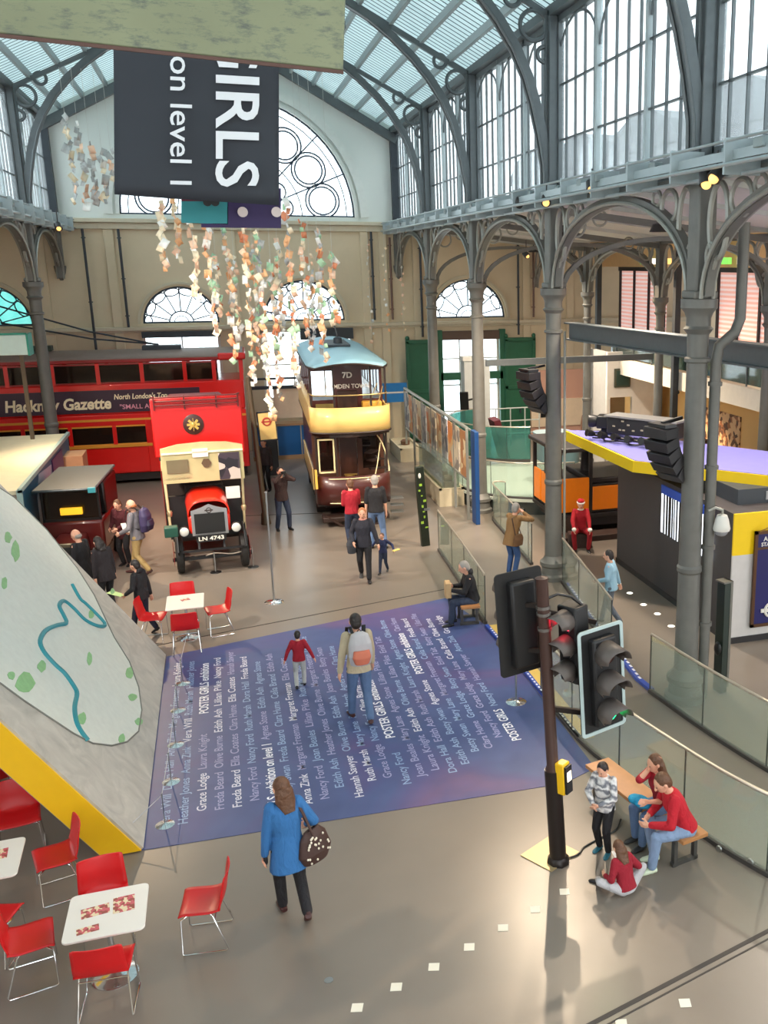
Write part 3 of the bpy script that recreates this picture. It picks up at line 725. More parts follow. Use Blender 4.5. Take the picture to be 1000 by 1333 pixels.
# slab behind, yellow near edge
th = .36
slabm = M('slab_side_grey', (168,164,154), .6)
o = MB().prism([(.02,.0),(6.38,0),(6.38,Lm),(.02,Lm)], -nrm*.03-nrm*(th-.0), Y1, upd, th).build('slab', slabm, mp, smooth=0)
yel = M('yellow_edge', (238,186,12), .5, 0, .05)
MB().prism([(0,0),(0,Lm),(-th,Lm),(-th,th*.66)], (0,-.02,0), upd, nrm, .03) if False else None
m = MB(); a0 = Vector((0,-.03,0)); m.add([a0, a0+upd*Lm, a0+upd*Lm-nrm*th, a0+upd*(th*.67)-nrm*th*1.0, a0+Y1*.04, a0+upd*Lm+Y1*.04, a0+upd*Lm-nrm*th+Y1*.04, a0+upd*(th*.67)-nrm*th+Y1*.04],
        [(0,1,2,3),(7,6,5,4),(0,4,5,1),(1,5,6,2),(2,6,7,3),(3,7,4,0)]); m.build('yellow_edge', yel, mp, smooth=0)
def onmap(px, py, off=.0): 
    p = onplane(px, py, A_+nrm*.03, nrm); return p-A_+nrm*off
town = M('map_pale_area', (214,216,206), .55, 0, .10, 9)
outline = [(-120,640),(-40,610),(18,648),(60,690),(100,740),(122,775),(148,830),(168,862),(180,895),(184,925),(180,952),(165,966),(145,971),(120,968),(95,955),(60,932),(30,912),(0,890),(-60,850),(-120,800)]
def flat_poly(name, pts, mat, off, parent, th_=.004):
    q = [onmap(px,py) for px,py in pts]; loc = [(v.dot(Y1), v.dot(upd)) for v in q]
    n0 = q[0]-Y1*q[0].dot(Y1)-upd*q[0].dot(upd)
    return plate(name, loc, [], th_, n0+nrm*off, Y1, upd, mat, parent)
flat_poly('pale_city_area', outline, town, .004, mp)
ol = [onmap(px,py,.008) for px,py in outline]
MB().tube(ol, .012, 5, True).build('city_outline', M('outline_grey', (120,120,112), .6), mp)
riv = [(93,762),(103,780),(112,788),(135,812),(128,816),(110,808),(95,793),(82,783),(76,790),(82,803),(85,812),(72,815),(58,822),(51,836),(56,850),(70,866),(83,878),(95,895),(99,905),(96,922),(98,940),(104,953),(113,965)]
def smooth_pts(P_, k=4):
    out = []
    for i in range(len(P_)-1):
        p0, p1, p2, p3 = P_[max(i-1,0)], P_[i], P_[i+1], P_[min(i+2,len(P_)-1)]
        for j in range(k):
            t = j/k; out.append(.5*((2*p1)+(p2-p0)*t+(2*p0-5*p1+4*p2-p3)*t*t+(3*p1-p0-3*p2+p3)*t**3))
    return out+[P_[-1]]
MB().tube(smooth_pts([onmap(px,py,.012) for px,py in riv]), .035, 6).build('river', M('river_teal', (48,142,152), .45), mp)
gm = M('park_green', (140,186,130), .6, 0, .2, 12)
def blob(cx, cy, rx, ry, rot_=0, n=11, seed=0):
    r_ = random.Random(seed); return [(cx+rx*(.75+.35*r_.random())*math.cos(2*PI*i/n), cy+ry*(.75+.35*r_.random())*math.sin(2*PI*i/n)) for i in range(n)]
for i, (cx,cy,rx,ry) in enumerate([(32,890,13,14),(20,718,6,14),(10,700,5,8),(54,868,6,8),(116,858,4,9),(168,876,5,8),(172,908,6,5),(180,940,6,5),(158,962,5,7),(106,936,6,9),(14,880,5,6),(118,800,4,6),(146,770,3,4),(5,760,4,9)]):
    flat_poly('park', blob(cx,cy,rx,ry,seed=i), gm, .009, mp)

# ================================================================ traffic light
tlm = M('traffic_pole_black', (34,26,24), .35, .1, .1)
bb = M('signal_black', (24,24,26), .5, 0, .1)
T = thing('traffic_light', 'tall black traffic light with white bordered signal heads and yellow push button', 'traffic light', onz(727,1122)); T.rotation_euler = (0, R(-3.2), 0)
MB().lathe([(.095,0),(.095,1.25),(.07,1.32),(.07,3.62),(.075,3.64),(.0,3.66)], n=20).build('pole', M('traffic_pole_brown', (72,50,44), .4, .1, .15, 3), T)
MB().lathe([(.101,.0),(.101,1.26)], n=20).build('lower_sleeve', tlm, T)
MB().lathe([(.14,0),(.14,.05),(.11,.09)], n=8).build('foot', tlm, T)
def head(cx, cy, cz, rz, lit, border=True, board=True, s=1.):
    """three lamp head; its face looks along -Y before turning by rz"""
    h = bpy.data.objects.new('signal_head', None); C.objects.link(h); h.parent = T; h.location = (cx,cy,cz); h.rotation_euler = (0,0,R(rz)); h.scale = (s,s,s)
    if board: MB().prism(rrect(.6,1.25,.05), (0,.015,0), X1, Z1, .02).build('backing_board', bb, h)
    if border: plate('white_border', rrect(.61,1.26,.05), [rrect(.53,1.18,.02)], .012, (0,-.012,0), X1, Z1, M('signal_white', (176,194,194), .5), h)
    MB().b2(-.16,.16,-.1,.13 if board else .16,-.52,.52).build('housing', bb, h, bevel=.03)
    for k, z in enumerate((.34,0,-.34)):
        n = 16; v = []; f = []; r = .15
        for i in range(n+1):
            a = R(-25+230*i/n); 
            L = .30-.05*abs(math.cos(a)) if math.sin(a) > -.1 else .12
            v += [(r*math.cos(a), -.1, z+r*math.sin(a)), (r*1.06*math.cos(a), -.1-L, z+r*.98*math.sin(a)-.03)]
        for i in range(n): f.append((2*i,2*i+2,2*i+3,2*i+1))
        MB().add(v, f).build('hood', M('hood_grey', (92,84,80), .5), h, solid=.006)
        colr = [(70,8,14),(60,42,10),(10,40,28)][k]; e = 0
        if lit == k: colr = [(255,40,70),(255,190,40),(20,235,120)][k]; e = 9
        MB().lathe([(.0,.035),(.05,.03),(.11,.018),(.14,0)][::-1], (0,-.1,z), 18, (0,-1,0)).build('lens', M('lens_%d_%d' % (k, e), colr, .2, emit=e), h)
    return h
head(.60,-.16,2.36,15,2,s=1.04)
head(-.20,.26,3.06,192,-1,False)
head(.34,.04,2.78,-62,0,False,False,.9)
m = MB().bar((0,0,3.25),(.62,0,3.0),.04,.05).bar((0,0,2.05),(.62,-.04,1.85),.05,.06).bar((0,.02,3.3),(-.22,.2,3.3),.04,.05).bar((0,.02,2.75),(-.22,.2,2.75),.04,.05)
m.each('bracket', tlm, T)
MB().tube([(.02,0,3.38),(.18,0,3.42),(.34,0,3.36),(.5,-.02,3.2)], .018, 8).build('cable', black, T)
m = MB()
for z in (3.2,3.28,3.02): m.lathe([(.082,z),(.082,z+.035)])
m.each('clamp', M('clamp_metal', (120,116,112), .4, .6), T)
pb = bpy.data.objects.new('push_button', None); C.objects.link(pb); pb.parent = T; pb.location = (.09,-.09,1.18); pb.rotation_euler = (0,0,R(35))
MB().b2(-.07,.07,-.06,.06,-.2,.2).build('box', M('button_yellow', (242,190,20), .4), pb, bevel=.015)
MB().b2(.07,.075,-.05,.05,-.15,.17).b2(-.055,.06,-.09,-.06,-.18,.17).build('front_plate', bb, pb)
MB().b2(-.035,.04,-.095,-.088,-.02,.1).build('lit_panel', M('wait_panel_lit', (255,240,215), .3, emit=2.5), pb, smooth=0)
o = MB().box((0,0,.006), (.52,.5,.012), rz=R(30)).build('base_plate', M('brass_floor_plate', (190,166,122), .4, .3)); o.location = onz(716,1112); tag(o, 'square brassy floor plate under the traffic light', 'floor plate')
m = MB().tube(smooth_pts([Vector(v) for v in [(3.42,9.62,.012),(3.65,9.66,.012),(3.78,9.78,.012),(4.05,9.9,.012),(4.3,10.0,.012),(4.45,10.2,.012)]]), .012, 6)
tag(m.build('power_cable', black), 'black cable on the floor from the traffic light to the bench', 'cable')

# ================================================================ benches
oak = M('bench_wood', (176,122,74), .45, 0, .2, 8)
def bench(label, p0, p1, w_=.38):
    p0 = Vector(p0); p1 = Vector(p1); d = p1-p0; L = d.length; a = math.atan2(d.y, d.x)
    t = thing('bench', label, 'bench', ((p0.x+p1.x)/2,(p0.y+p1.y)/2,0), a)
    MB().b2(-L/2,L/2,-w_/2,w_/2,.40,.45).build('seat', oak, t, bevel=.006)
    for s in (-1, 1):
        x = s*(L/2-.2)
        MB().bar((x,-w_/2+.04,0),(x,-w_/2+.04,.4),.06,.05).bar((x,w_/2-.04,0),(x,w_/2-.04,.4),.06,.05).bar((x,-w_/2,.03),(x,w_/2,.03),.06,.05).bar((x,-w_/2,.37),(x,w_/2,.37),.06,.05).build('leg', M('bench_steel', (92,90,88), .4, .6), t, smooth=0)
    return t
bench('wooden bench with steel legs along the curved glass, used by the family', (4.42,10.98), (4.86,8.92))
bench('short wooden bench under the seated man by the straight glass', (4.36,18.25), (4.3,17.45))

# ================================================================ glass balustrades
def balustrade(label, pts, h=1.05, hz=.0, step=1, kerb=.08, glass=None, kerbh=.06, rail=.022):
    t = thing('glass_balustrade', label, 'balustrade', (pts[0][0],pts[0][1],hz))
    P_ = smooth_pts([Vector((x,y,0)) for x,y in pts], 6); o0 = P_[0].copy(); P_ = [p-o0 for p in P_]
    m = MB(); v = []
    for i in range(len(P_)-1):
        a, b_ = P_[i], P_[i+1]; s_, u_ = frame_from(b_-a); w_ = s_*.006
        m.add([a-w_+Z1*kerbh, a+w_+Z1*kerbh, b_+w_+Z1*kerbh, b_-w_+Z1*kerbh, a-w_+Z1*(h-.03), a+w_+Z1*(h-.03), b_+w_+Z1*(h-.03), b_-w_+Z1*(h-.03)],
              [(0,4,7,3),(1,2,6,5)]+([(0,1,5,4)] if i == 0 else [])+([(3,7,6,2)] if i == len(P_)-2 else []))
    m.build('glass', glass or glass_clear, t, smooth=20)
    MB().tube([p+Z1*h for p in P_], rail, 8).build('handrail', M('handrail_steel', (205,196,180), .3, .7), t)
    MB().sweep([p+Z1*kerbh/2 for p in P_], kerb, kerbh).build('kerb', M('kerb_dark', (66,62,60), .5), t)
    # joints between sheets
    acc = 0; m = MB(); last = P_[0]
    for i in (0,): m.bar(P_[0]+Z1*kerbh, P_[0]+Z1*(h-.02), .018, .018)
    for p in P_[1:]:
        acc += (p-last).length; last = p
        if acc > 1.35: m.bar(p+Z1*kerbh, p+Z1*(h-.02), .016, .016); acc = 0
    m.bar(P_[-1]+Z1*kerbh, P_[-1]+Z1*(h-.02), .018, .018)
    m.each('joint', M('joint_dark', (50,54,52), .5), t, smooth=0)
    return t
balustrade('straight glass balustrade behind the man seated on the short bench', [(4.85,22.9),(4.75,20.2),(4.62,17.56)])
balustrade('long curving glass balustrade behind the family on the bench', [(4.68,14.2),(4.70,12.4),(4.93,11.1),(5.2,9.9),(5.42,9.1),(5.75,8.3),(6.2,7.5),(6.7,6.9)])
balustrade('curving glass balustrade in front of the nearest column', [(6.42,13.6),(6.6,12.3),(6.78,11.3),(7.0,10.4),(7.4,9.4),(8.0,8.5)])
balustrade('glass balustrade in front of the boy in pale blue', [(6.95,19.5),(6.72,17.6),(6.45,15.4)])
balustrade('glass balustrade the photographer leans on', [(7.35,25.45),(7.15,25.6),(6.95,25.3),(6.86,23.8),(6.78,22.3),(6.7,21.0)])
ramp_m = M('ramp_floor', (172,172,160), .4, 0, .06, 2)
rp = [(6.9,27),(6.3,24.6),(6.2,21.0),(6.0,19.9),(5.2,20.4),(4.9,22.9),(4.68,17.5),(4.72,14.3),(4.76,12.4),(5.0,11.1),(5.25,9.9),(5.5,9.1),(6.2,7.6),(7.8,8.4),(7.0,10.3),(6.74,11.4),(6.5,13.4),(6.4,15.2),(6.7,18.0),(6.85,20.5)]
blue_m = M('blue_edge_strip', (40,74,168), .45, 0, .05); ylw_m = M('yellow_ramp_strip', (222,186,96), .5, 0, .05)
edge = thing('ramp_edge_strip', 'blue and yellow strip with small white marks edging the floor print beside the ramp', 'floor strip', (4.6,17.4,0))
e0 = [Vector((0,0,0)),Vector((.06,-1.5,0)),Vector((.07,-3.2,0)),Vector((.1,-5.0,0))]
MB().sweep([p+Vector((0,0,.03)) for p in e0], .07, .06).build('blue_strip', blue_m, edge)
MB().sweep([p+Vector((.14,0,.02)) for p in e0], .2, .03).build('yellow_strip', ylw_m, edge)
m = MB()
for k in range(40):
    t_ = k/40; m.box((.02+.08*t_,-.25-4.6*t_,.062), (.03,.06,.003))
m.each('white_mark', M('tiny_white', (235,235,245), .5), edge, smooth=0)
e2 = thing('ramp_edge_strip', 'blue strip with small white marks along the far side of the ramp', 'floor strip', (6.98,19.3,0))
MB().sweep([(0,0,.03),(-.3,-2.4,.03),(-.56,-5.2,.03),(-.52,-5.7,.03)], .09, .06).build('blue_strip', blue_m, e2)
m = MB()
for k in range(30): 
    t = k/30; m.box((-.02-.54*t,-.3-5.1*t,.063), (.04,.09,.003))
m.each('white_mark', M('tiny_white', (235,235,245)), e2, smooth=0)
# skirting lamps under the near balustrade
for (px, py) in ((944,1105),(985,1122)):
    p = onz(px, py, .05); 
    o = MB().lathe([(.045,0),(.04,.02)], (0,0,0), 14, (-.9,-.4,0)).build('floor_spot', steel); o.location = (p.x-.08,p.y,.07); tag(o, 'small round steel light in the kerb of the near balustrade', 'light', 'kerb lights')

# ================================================================ barrier posts
def stanchion(label, p, h=.9, r=.013, rb=.14, lean=0, group=None):
    t = thing('barrier_post', label, 'barrier post', (p.x,p.y,0), 0, group)
    MB().lathe([(rb,0),(rb,.008),(rb*.8,.018),(.03,.028),(r,.04)], n=24).build('base', chrome, t)
    MB().lathe([(r,.03),(r,h),(r*1.5,h+.005),(r*1.5,h+.03),(.002,h+.035)], n=8).build('post', steel, t)
    return t
sp = [onz(215,1074),onz(223,1018),onz(229,970),onz(232,925),onz(238,890)]
lbs = ['nearest low barrier post with round chrome foot on the left edge of the blue print','second nearest low barrier post with chrome foot on the blue print','middle low barrier post of the row of five on the blue print','second farthest low barrier post of the row on the blue print','farthest low barrier post of the row on the blue print']
for p, l in zip(sp, lbs): stanchion(l, p, .42, .007, .12, group='low barrier posts on the blue print')
cord = [Vector((sp[0].x-.55,sp[0].y-.3,.1))]+[p+Vector((0,0,.43)) for p in sp]+[Vector((-.98,17.6,.43))]
o = MB().tube(cord, .005, 5).build('grey_rope', M('cord_grey', (190,190,196), .5)); tag(o, 'thin grey cord linking the low barrier posts on the blue print', 'cord', kind='thing')
stanchion('white round based barrier post on the purple print behind the traffic light', onz(672,914), .95, .018, .17)
stanchion('tall thin white pole with round foot on the open floor below the hanging paper', onz(357,784), 2.4, .022, .2)
b1, b2_ = onz(281,745), onz(330,738)
for p, lb in ((b1,'low black footed rope post left in front of the old bus'),(b2_,'low black footed rope post right in front of the old bus')):
    t = thing('barrier_post', lb, 'barrier post', p); MB().lathe([(.13,0),(.12,.015),(.02,.03)]).build('base', black, t); MB().lathe([(.015,.02),(.015,.5)]).build('post', steel, t)
o = MB().tube(smooth_pts([onz(228,742)+Z1*.45,(onz(228,742)+b1)/2+Z1*.3,b1+Z1*.47,(b1+b2_)/2+Z1*.4,b2_+Z1*.47]), .014, 6).build('rope', M('rope_pale', (190,176,160), .8)); tag(o, 'pale rope slung in front of the old red bus', 'rope')

# ================================================================ totems, sign post
dg_ = M('totem_black_green', (26,34,24), .35, 0, .3, 7)
t = thing('totem_sign', 'slim black and green information totem on the open floor right of the tram', 'totem', (4.62,23.45,0), 0); t.rotation_euler = (0, R(-3), R(8))
MB().b2(-.11,.11,-.06,.06,0,2.08).build('body', dg_, t, bevel=.01)
MB().ell((-.02,-.065,1.86),.035,.01,.07).build('white_emblem', white, t)
m = MB(); rr = random.Random(2)
for k in range(9): m.box((rr.uniform(-.06,.06),-.064,.5+k*.14), (.03+.05*rr.random(),.004,.03+.05*rr.random()))
m.each('green_mark', M('lime', (150,190,60), .5), t, smooth=0)
MB().b2(.02,.16,-.12,-.02,.95,1.0).build('shelf', steel, t)
t = thing('totem_sign', 'slim dark green totem with a steel top right of the nearest column', 'totem', (7.55,13.25,0)); t.rotation_euler = (0,0,R(12))
MB().b2(-.07,.07,-.1,.1,0,1.95).build('body', M('totem_dark_green', (28,42,34), .35), t, bevel=.01)
MB().b2(-.1,.1,-.11,.11,1.95,1.98).b2(.05,.1,-.11,.11,.1,1.98).build('steel_cover', M('totem_steel', (120,118,110), .4, .5), t, bevel=.005)
MB().ell((-.1,-.02,.8),.05,.08,.12).build('handset', black, t)
# blue finger post and the picture gallery running back from it
t = thing('blue_sign_post', 'tall narrow dark blue sign slab beside the third column', 'sign', (6.42,25.2,0))
MB().b2(-.06,.06,-.22,.22,0,2.6).build('slab', M('sign_blue', (22,66,120), .4, 0, .1), t, bevel=.01)
gal = thing('picture_gallery_rail', 'row of tall lit picture panels hung on a steel frame beside the open aisle', 'display', (6.3,25.6,0))
m = MB().tube([(0,0,2.62),(0,9.3,2.62)], .05).tube([(.12,0,2.55),(.12,9.3,2.55)], .03).tube([(0,0,1.15),(0,9.3,1.15)], .03)
for k in range(7): m.bar((0,k*1.55,.0 if k in (0,1,4,5) else .56),(0,k*1.55,2.62),.07,.05)
m.build('frame', M('gallery_frame', (150,150,142), .4, .3), gal)
pcs = [printmat('picture_warm', (222,176,124), (240,220,180), (186,130,88), 3), printmat('picture_pale', (230,214,186), (206,190,170), (150,140,130), 4), printmat('picture_orange', (232,146,86), (238,196,140), (222,204,176), 3), printmat('picture_grey', (160,160,160), (200,196,190), (110,112,118), 4)]
for k in range(12):
    MB().b2(-.03,.0,.1+k*.77,.1+k*.77+.62,1.2+.02*(k%2),2.5).build('picture_panel', pcs[k % 4], gal, smooth=0)
conc = M('planter_stone', (196,184,156), .75, 0, .12, 5)
def plinth(label, x0, x1, y0, y1, h, case, group=None):
    t = thing('display_plinth', label, 'plinth', ((x0+x1)/2,(y0+y1)/2,0)); W, D = (x1-x0)/2, (y1-y0)/2
    MB().b2(-W,W,-D,D,0,h-.06).b2(-W,W,-D,-D+.08,h-.06,h).b2(-W,W,D-.08,D,h-.06,h).b2(-W,-W+.08,-D,D,h-.06,h).b2(W-.08,W,-D,D,h-.06,h).build('trough', conc, t, smooth=0)
    if case:
        m = MB().b2(-W+.12,-W+.13,-D+.1,D-.1,h-.06,h+.75).b2(W-.13,W-.12,-D+.1,D-.1,h-.06,h+.75).b2(-W+.12,W-.12,-D+.1,-D+.11,h-.06,h+.75).b2(-W+.12,W-.12,-D+.1,D-.1,h+.74,h+.75)
        m.build('glass_case', glass_clear, t, smooth=0)
        m = MB().b2(-.15,.15,-D+.3,D-.4,h-.06,h+.12); 
        for k in range(4): m.cyl((-.12,-D+.5+k*.6,h+.2),(.12,-D+.5+k*.6,h+.2),.1)
        m.build('model', M('model_brown', (110,80,60), .6), t)
    else:
        MB().lathe([(.16,h-.06),(.18,h+.08),(.1,h+.14)]).build('model', M('model_brown', (110,80,60), .6), t)
plinth('long pale stone plinth with a glass case of models below the pictures', 5.85,6.6,27.3,31.0,.55,True)
plinth('small pale stone plinth with a dark exhibit, farther back', 5.95,6.75,34.3,36.6,.5,False)

# ================================================================ kiosk with yellow roof
dk = M('kiosk_charcoal', (66,62,64), .55, 0, .08, 5)
yk = M('kiosk_yellow', (246,206,10), .45, 0, .04)
K = thing('station_kiosk', 'dark grey kiosk with yellow edged lilac roof, lit window and station poster', 'kiosk', (8.72,15.05,0))
MB().prism([(0,.04),(4.4,.04),(2.3,2.5),(.95,4.5),(.15,5.5),(0,5.5)], (0,0,0), X1, Y1, 2.55).build('walls', dk, K, smooth=0)
MB().prism([(-.02,-.02),(4.4,-.02),(2.3,2.5),(.95,4.5),(.15,5.52),(-.02,5.52)], (0,0,0), X1, Y1, .12).build('plinth', M('kiosk_plinth', (44,42,44), .5), K, smooth=0)
MB().b2(.0,4.4,0,.04,1.75,2.55).build('yellow_band', yk, K, smooth=0)
MB().b2(.0,4.4,0,.04,.12,1.75).build('white_panel', M('kiosk_white', (206,202,200), .4), K, smooth=0)
MB().prism([(.4,.6),(3.6,.6),(2.0,2.3),(.8,4.2),(.4,4.8)], (0,0,2.55), X1, Y1, .3).build('upper_band', M('kiosk_band', (58,64,72), .5), K, smooth=0)
MB().b2(1.0,1.75,.57,.6,2.62,2.78).build('vent', M('vent_grey', (160,164,168), .4), K, smooth=0)
m = MB(); rf = [(-.8,2.85),(-.88,6.9),(.2,6.3),(.98,4.88),(2.4,2.8),(4.6,0),(4.9,-1.6),(2.9,-1.5),(1.08,.68)]
m.prism(rf, (0,0,2.82), X1, Y1, .24); m.build('roof_edge', yk, K, smooth=0)
m = MB(); m.prism([(x*.985+.03,y*.985+.03) for x,y in rf], (0,0,3.06), X1, Y1, .012).build('roof_top', M('roof_lilac', (118,116,190), .7, 0, .05), K, smooth=0)
# lit window strips on the long side
W_ = bpy.data.objects.new('lit_window', None); C.objects.link(W_); W_.parent = K; W_.location = (-.01, .65, 0)
MB().b2(-.015,0,.1,2.4,1.42,2.28).build('light_box', M('window_lit_white', (240,246,255), .4, emit=1.6), W_, smooth=0)
MB().b2(-.03,-.0,.1,2.4,2.28,2.46).build('blue_header', M('header_blue', (30,66,150), .4, emit=.3), W_, smooth=0)
m = MB(); rr = random.Random(9); y = .18
while y < 2.35: ww = rr.choice((.03,.05,.07,.1)); m.b2(-.03,-.015,y,y+ww,1.42,2.28); y += ww+rr.choice((.05,.08,.12,.16))
m.b2(-.032,-.015,1.05,1.45,1.42,2.3); m.build('dark_bars', M('bars_black', (20,20,26), .4), W_, smooth=0)
# poster on the end wall
Pn = bpy.data.objects.new('poster', None); C.objects.link(Pn); Pn.parent = K; Pn.location = (.42,-.03,0)
MB().b2(0,.06,-.05,0,.3,2.2).b2(1.1,1.16,-.05,0,.3,2.2).b2(0,1.16,-.05,0,2.14,2.2).b2(0,1.16,-.05,0,.3,.36).b2(.06,1.1,-.05,-.0,1.84,1.88).build('frame', M('bronze_frame', (92,62,40), .4, .4), Pn, smooth=0)
MB().b2(.05,1.11,-.03,0,.33,2.16).build('board', M('poster_navy', (24,22,92), .4, 0, .2, 3), Pn, smooth=0)
text('lettering', 'ANGEL', M('poster_white', (235,232,225), .5), (.18,-.034,2.0), X1, Z1, None, .09, Pn, .004, bold=.02)
text('lettering', 'STATION', MATS['poster_white'], (.14,-.034,1.88+.02), X1, Z1, None, .075, Pn, .004, bold=.02)
MB().ring((.42,-.05,.62),.13,.13,.028,X1,Z1,26,6).b2(.2,.64,-.06,-.04,.585,.655).build('roundel', MATS['poster_white'], Pn)
MB().bar((.08,-.06,2.2),(.6,-.2,2.45),.02,.02).lathe([(.05,0),(.03,.07)], (.62,-.2,2.44), 10, (0,-.5,-1)).build('poster_lamp', M('brass_lamp', (150,120,60), .4, .5), Pn)
# equipment on the kiosk roof
E1 = thing('projector', 'black stage projector with a big round lens lying on the lilac roof', 'projector', (8.65,21.2,3.08), R(-30))
MB().b2(-.2,.9,-.22,.22,.12,.42).b2(-.1,.8,-.15,.15,0,.12).build('body', black, E1, bevel=.03)
MB().lathe([(.13,0),(.15,.1),(.15,.2),(.12,.22)], (-.2,0,.27), 18, (-1,0,0)).build('lens_tube', black, E1)
MB().lathe([(.11,0),(.0,.03)], (-.4,0,.27), 18, (-1,0,0)).build('lens', M('lens_glass', (90,100,120), .1, .2, spec=.9), E1)
E2 = thing('equipment_rack', 'long black equipment case with a pale lid on the kiosk roof', 'equipment', (9.1,19.9,3.08), R(-55))
MB().b2(-.9,.9,-.25,.25,.12,.5).build('case', M('case_black', (34,34,38), .4), E2, bevel=.02)
MB().b2(-.95,.95,-.28,.28,.5,.54).build('lid', M('lid_grey', (150,150,150), .4, .4), E2, smooth=0)
m = MB(); rr = random.Random(4)
for k in range(14): m.box((rr.uniform(-.8,.8),-.26,rr.uniform(.2,.45)), (.06,.02,.03))
m.each('knob', M('knob_pale', (170,160,140), .4), E2, smooth=0)
E3 = thing('lighting_bar', 'tangle of black stage lamps and cables along the edge of the kiosk roof', 'stage lights', (8.5,19.6,3.08), R(-62))
m = MB().tube([(-1.1,0,.1),(1.1,0,.1)], .03); 
m.build('bar', black, E3)
for k in range(6):
    q = MB().lathe([(.05,0),(.075,.08),(.08,.2),(.085,.21)], (-.95+k*.37,0,.12), 12, (-.3+.12*k,-1,.25)).build('lamp', black, E3)
MB().tube(smooth_pts([Vector((-1+.25*k, .12*math.sin(k*2.3), .03)) for k in range(9)]), .02, 6).build('cable', black, E3)

# speakers
def speaker_array(label, x, y, z, n, rz, s=1.):
    t = thing('line_array_speaker', label, 'loudspeaker', (x,y,z), R(rz))
    a = 0; p = Vector((0,0,0))
    for k in range(n):
        ang = R(2+11*k)
        e = Euler((ang,0,0)); c = p+e.to_matrix() @ Vector((0,0,-.09*s))
        b0 = MB(); mt = e.to_matrix()
        pr = [(-.26*s,-.15*s),(.26*s,-.15*s),(.2*s,.17*s),(-.2*s,.17*s)]
        vs = [c+mt @ Vector((x_,y_,z_)) for z_ in (-.082*s,.082*s) for x_,y_ in pr]
        b0.add(vs, [(0,1,2,3),(7,6,5,4),(0,4,5,1),(1,5,6,2),(2,6,7,3),(3,7,4,0)]).build('cabinet', M('speaker_black', (38,36,38), .45, 0, .1), t, bevel=.01)
        p = p+mt @ Vector((0,0,-.18*s))
    MB().b2(-.2*s,.2*s,-.12*s,.12*s,.0,.05).bar((0,.0,.05),(.0,.42,.1),.05,.05).build('bracket', black, t)
    return t
speaker_array('black curved stack of loudspeakers hung left of the nearest column', 6.36,13.3,4.58,5,-72,1.0)
speaker_array('black curved stack of loudspeakers hung left of the second column', 6.33,20.0,4.75,5,-75,1.05)
t = thing('security_camera', 'white dome security camera on a bracket at the nearest column', 'camera', (7.28,12.95,2.98))
MB().tube([(-.22,.05,.28),(-.1,.03,.32),(0,0,.28),(0,0,.2)], .025).build('bracket', iron_lt, t)
MB().lathe([(.02,.22),(.08,.2),(.11,.12),(.14,-.02),(.13,-.05)]).build('housing', white, t)
MB().ell((0,0,-.05),.11,.11,.1).build('dome', M('dome_smoke', (150,150,155), .1, .1), t)

# ================================================================ orange locomotive and platform
orm = M('loco_orange', (240,128,14), .4, 0, .06); bk = M('loco_black', (34,28,28), .45, 0, .2)
Lc = thing('orange_locomotive', 'old orange and black works locomotive behind the second column', 'locomotive', (8.05,22.9,0))
MB().b2(0,3.4,0,2.25,.5,.62).b2(.2,3.2,.1,2.2,.25,.5).build('chassis', bk, Lc, bevel=.02)
MB().b2(.05,3.35,.05,2.2,.62,1.4).build('body', bk, Lc, bevel=.03)
for (x0, x1) in ((.95,1.9),(2.0,3.2)): MB().b2(x0,x1,-.0,.06,.7,1.34).build('orange_panel', orm, Lc, bevel=.02)
for (y0, y1) in ((.15,.75),(.85,1.45),(1.55,2.1)): MB().b2(-.0,.06,y0,y1,.7,1.55).build('orange_panel', orm, Lc, bevel=.02)
MB().b2(.02,.85,-.02,.08,.7,1.6).build('orange_panel', orm, Lc, bevel=.02)
m = MB()
for (x, y) in ((.05,.05),(.05,1.15),(.05,2.15),(.9,.05),(3.3,.05)): m.bar((x,y,.6),(x,y,2.3),.09,.09)
m.each('post', bk, Lc, smooth=0)
MB().b2(-.1,3.4,-.1,2.3,2.3,2.42).b2(.9,3.2,.1,2.1,1.4,1.55).build('roof', bk, Lc, bevel=.03)
MB().lathe([(.14,1.5),(.12,2.1),(.2,2.25)], (1.2,1.2,0)).build('chimney', bk, Lc)
for (x, y) in ((.5,-.0),(2.6,0)): 
    MB().lathe([(.34,0),(.34,.1),(.28,.12)], (x,y+.1,.34), 20, (0,-1,0)).build('wheel', M('wheel_dark', (60,44,36), .5), Lc)
MB().b2(-.15,3.5,-.5,-.0,.0,.16).build('step', M('step_brown', (64,44,36), .6), Lc, bevel=.02)

D = thing('round_platform', 'round raised platform with pale top and dark edge behind the photographer', 'platform', (9.3,28.05,0))
MB().lathe([(2.75,0),(2.75,.38)], n=64).build('dark_edge', M('platform_edge', (52,56,54), .5), D)
MB().lathe([(2.82,.38),(2.82,.45)], n=64).build('top', M('platform_top', (182,190,180), .4, 0, .05), D)
m = []
for a in range(160, 275, 7): m.append((9.3+2.7*math.cos(R(a)), 28.05+2.7*math.sin(R(a))))
balustrade('curved glass balustrade on the round platform', m, 1.05, .45)
m = []
for a in range(120, 262, 8): m.append((10.4+2.9*math.cos(R(a)), 33.0+2.6*math.sin(R(a))))
balustrade('curved teal glass ramp wall behind the third column', m, 1.2, .5, glass=glassmat('teal_ramp_glass', (150,205,198), .68, .05, (120,180,172)), kerbh=.1)
t = thing('display_drum', 'pale rounded display cabinet with an oval porthole on the round platform', 'display cabinet', (9.55,27.4,.45))
MB().prism(rrect(1.15,1.6,.4,6), (0,0,0), X1, Y1, 1.5).build('cabinet', M('cabinet_pale', (186,192,180), .4, 0, .08), t, smooth=50)
MB().prism(rrect(1.2,1.65,.42,6), (0,0,1.5), X1, Y1, .05).build('top', M('cabinet_top', (150,170,176), .25), t, smooth=50)
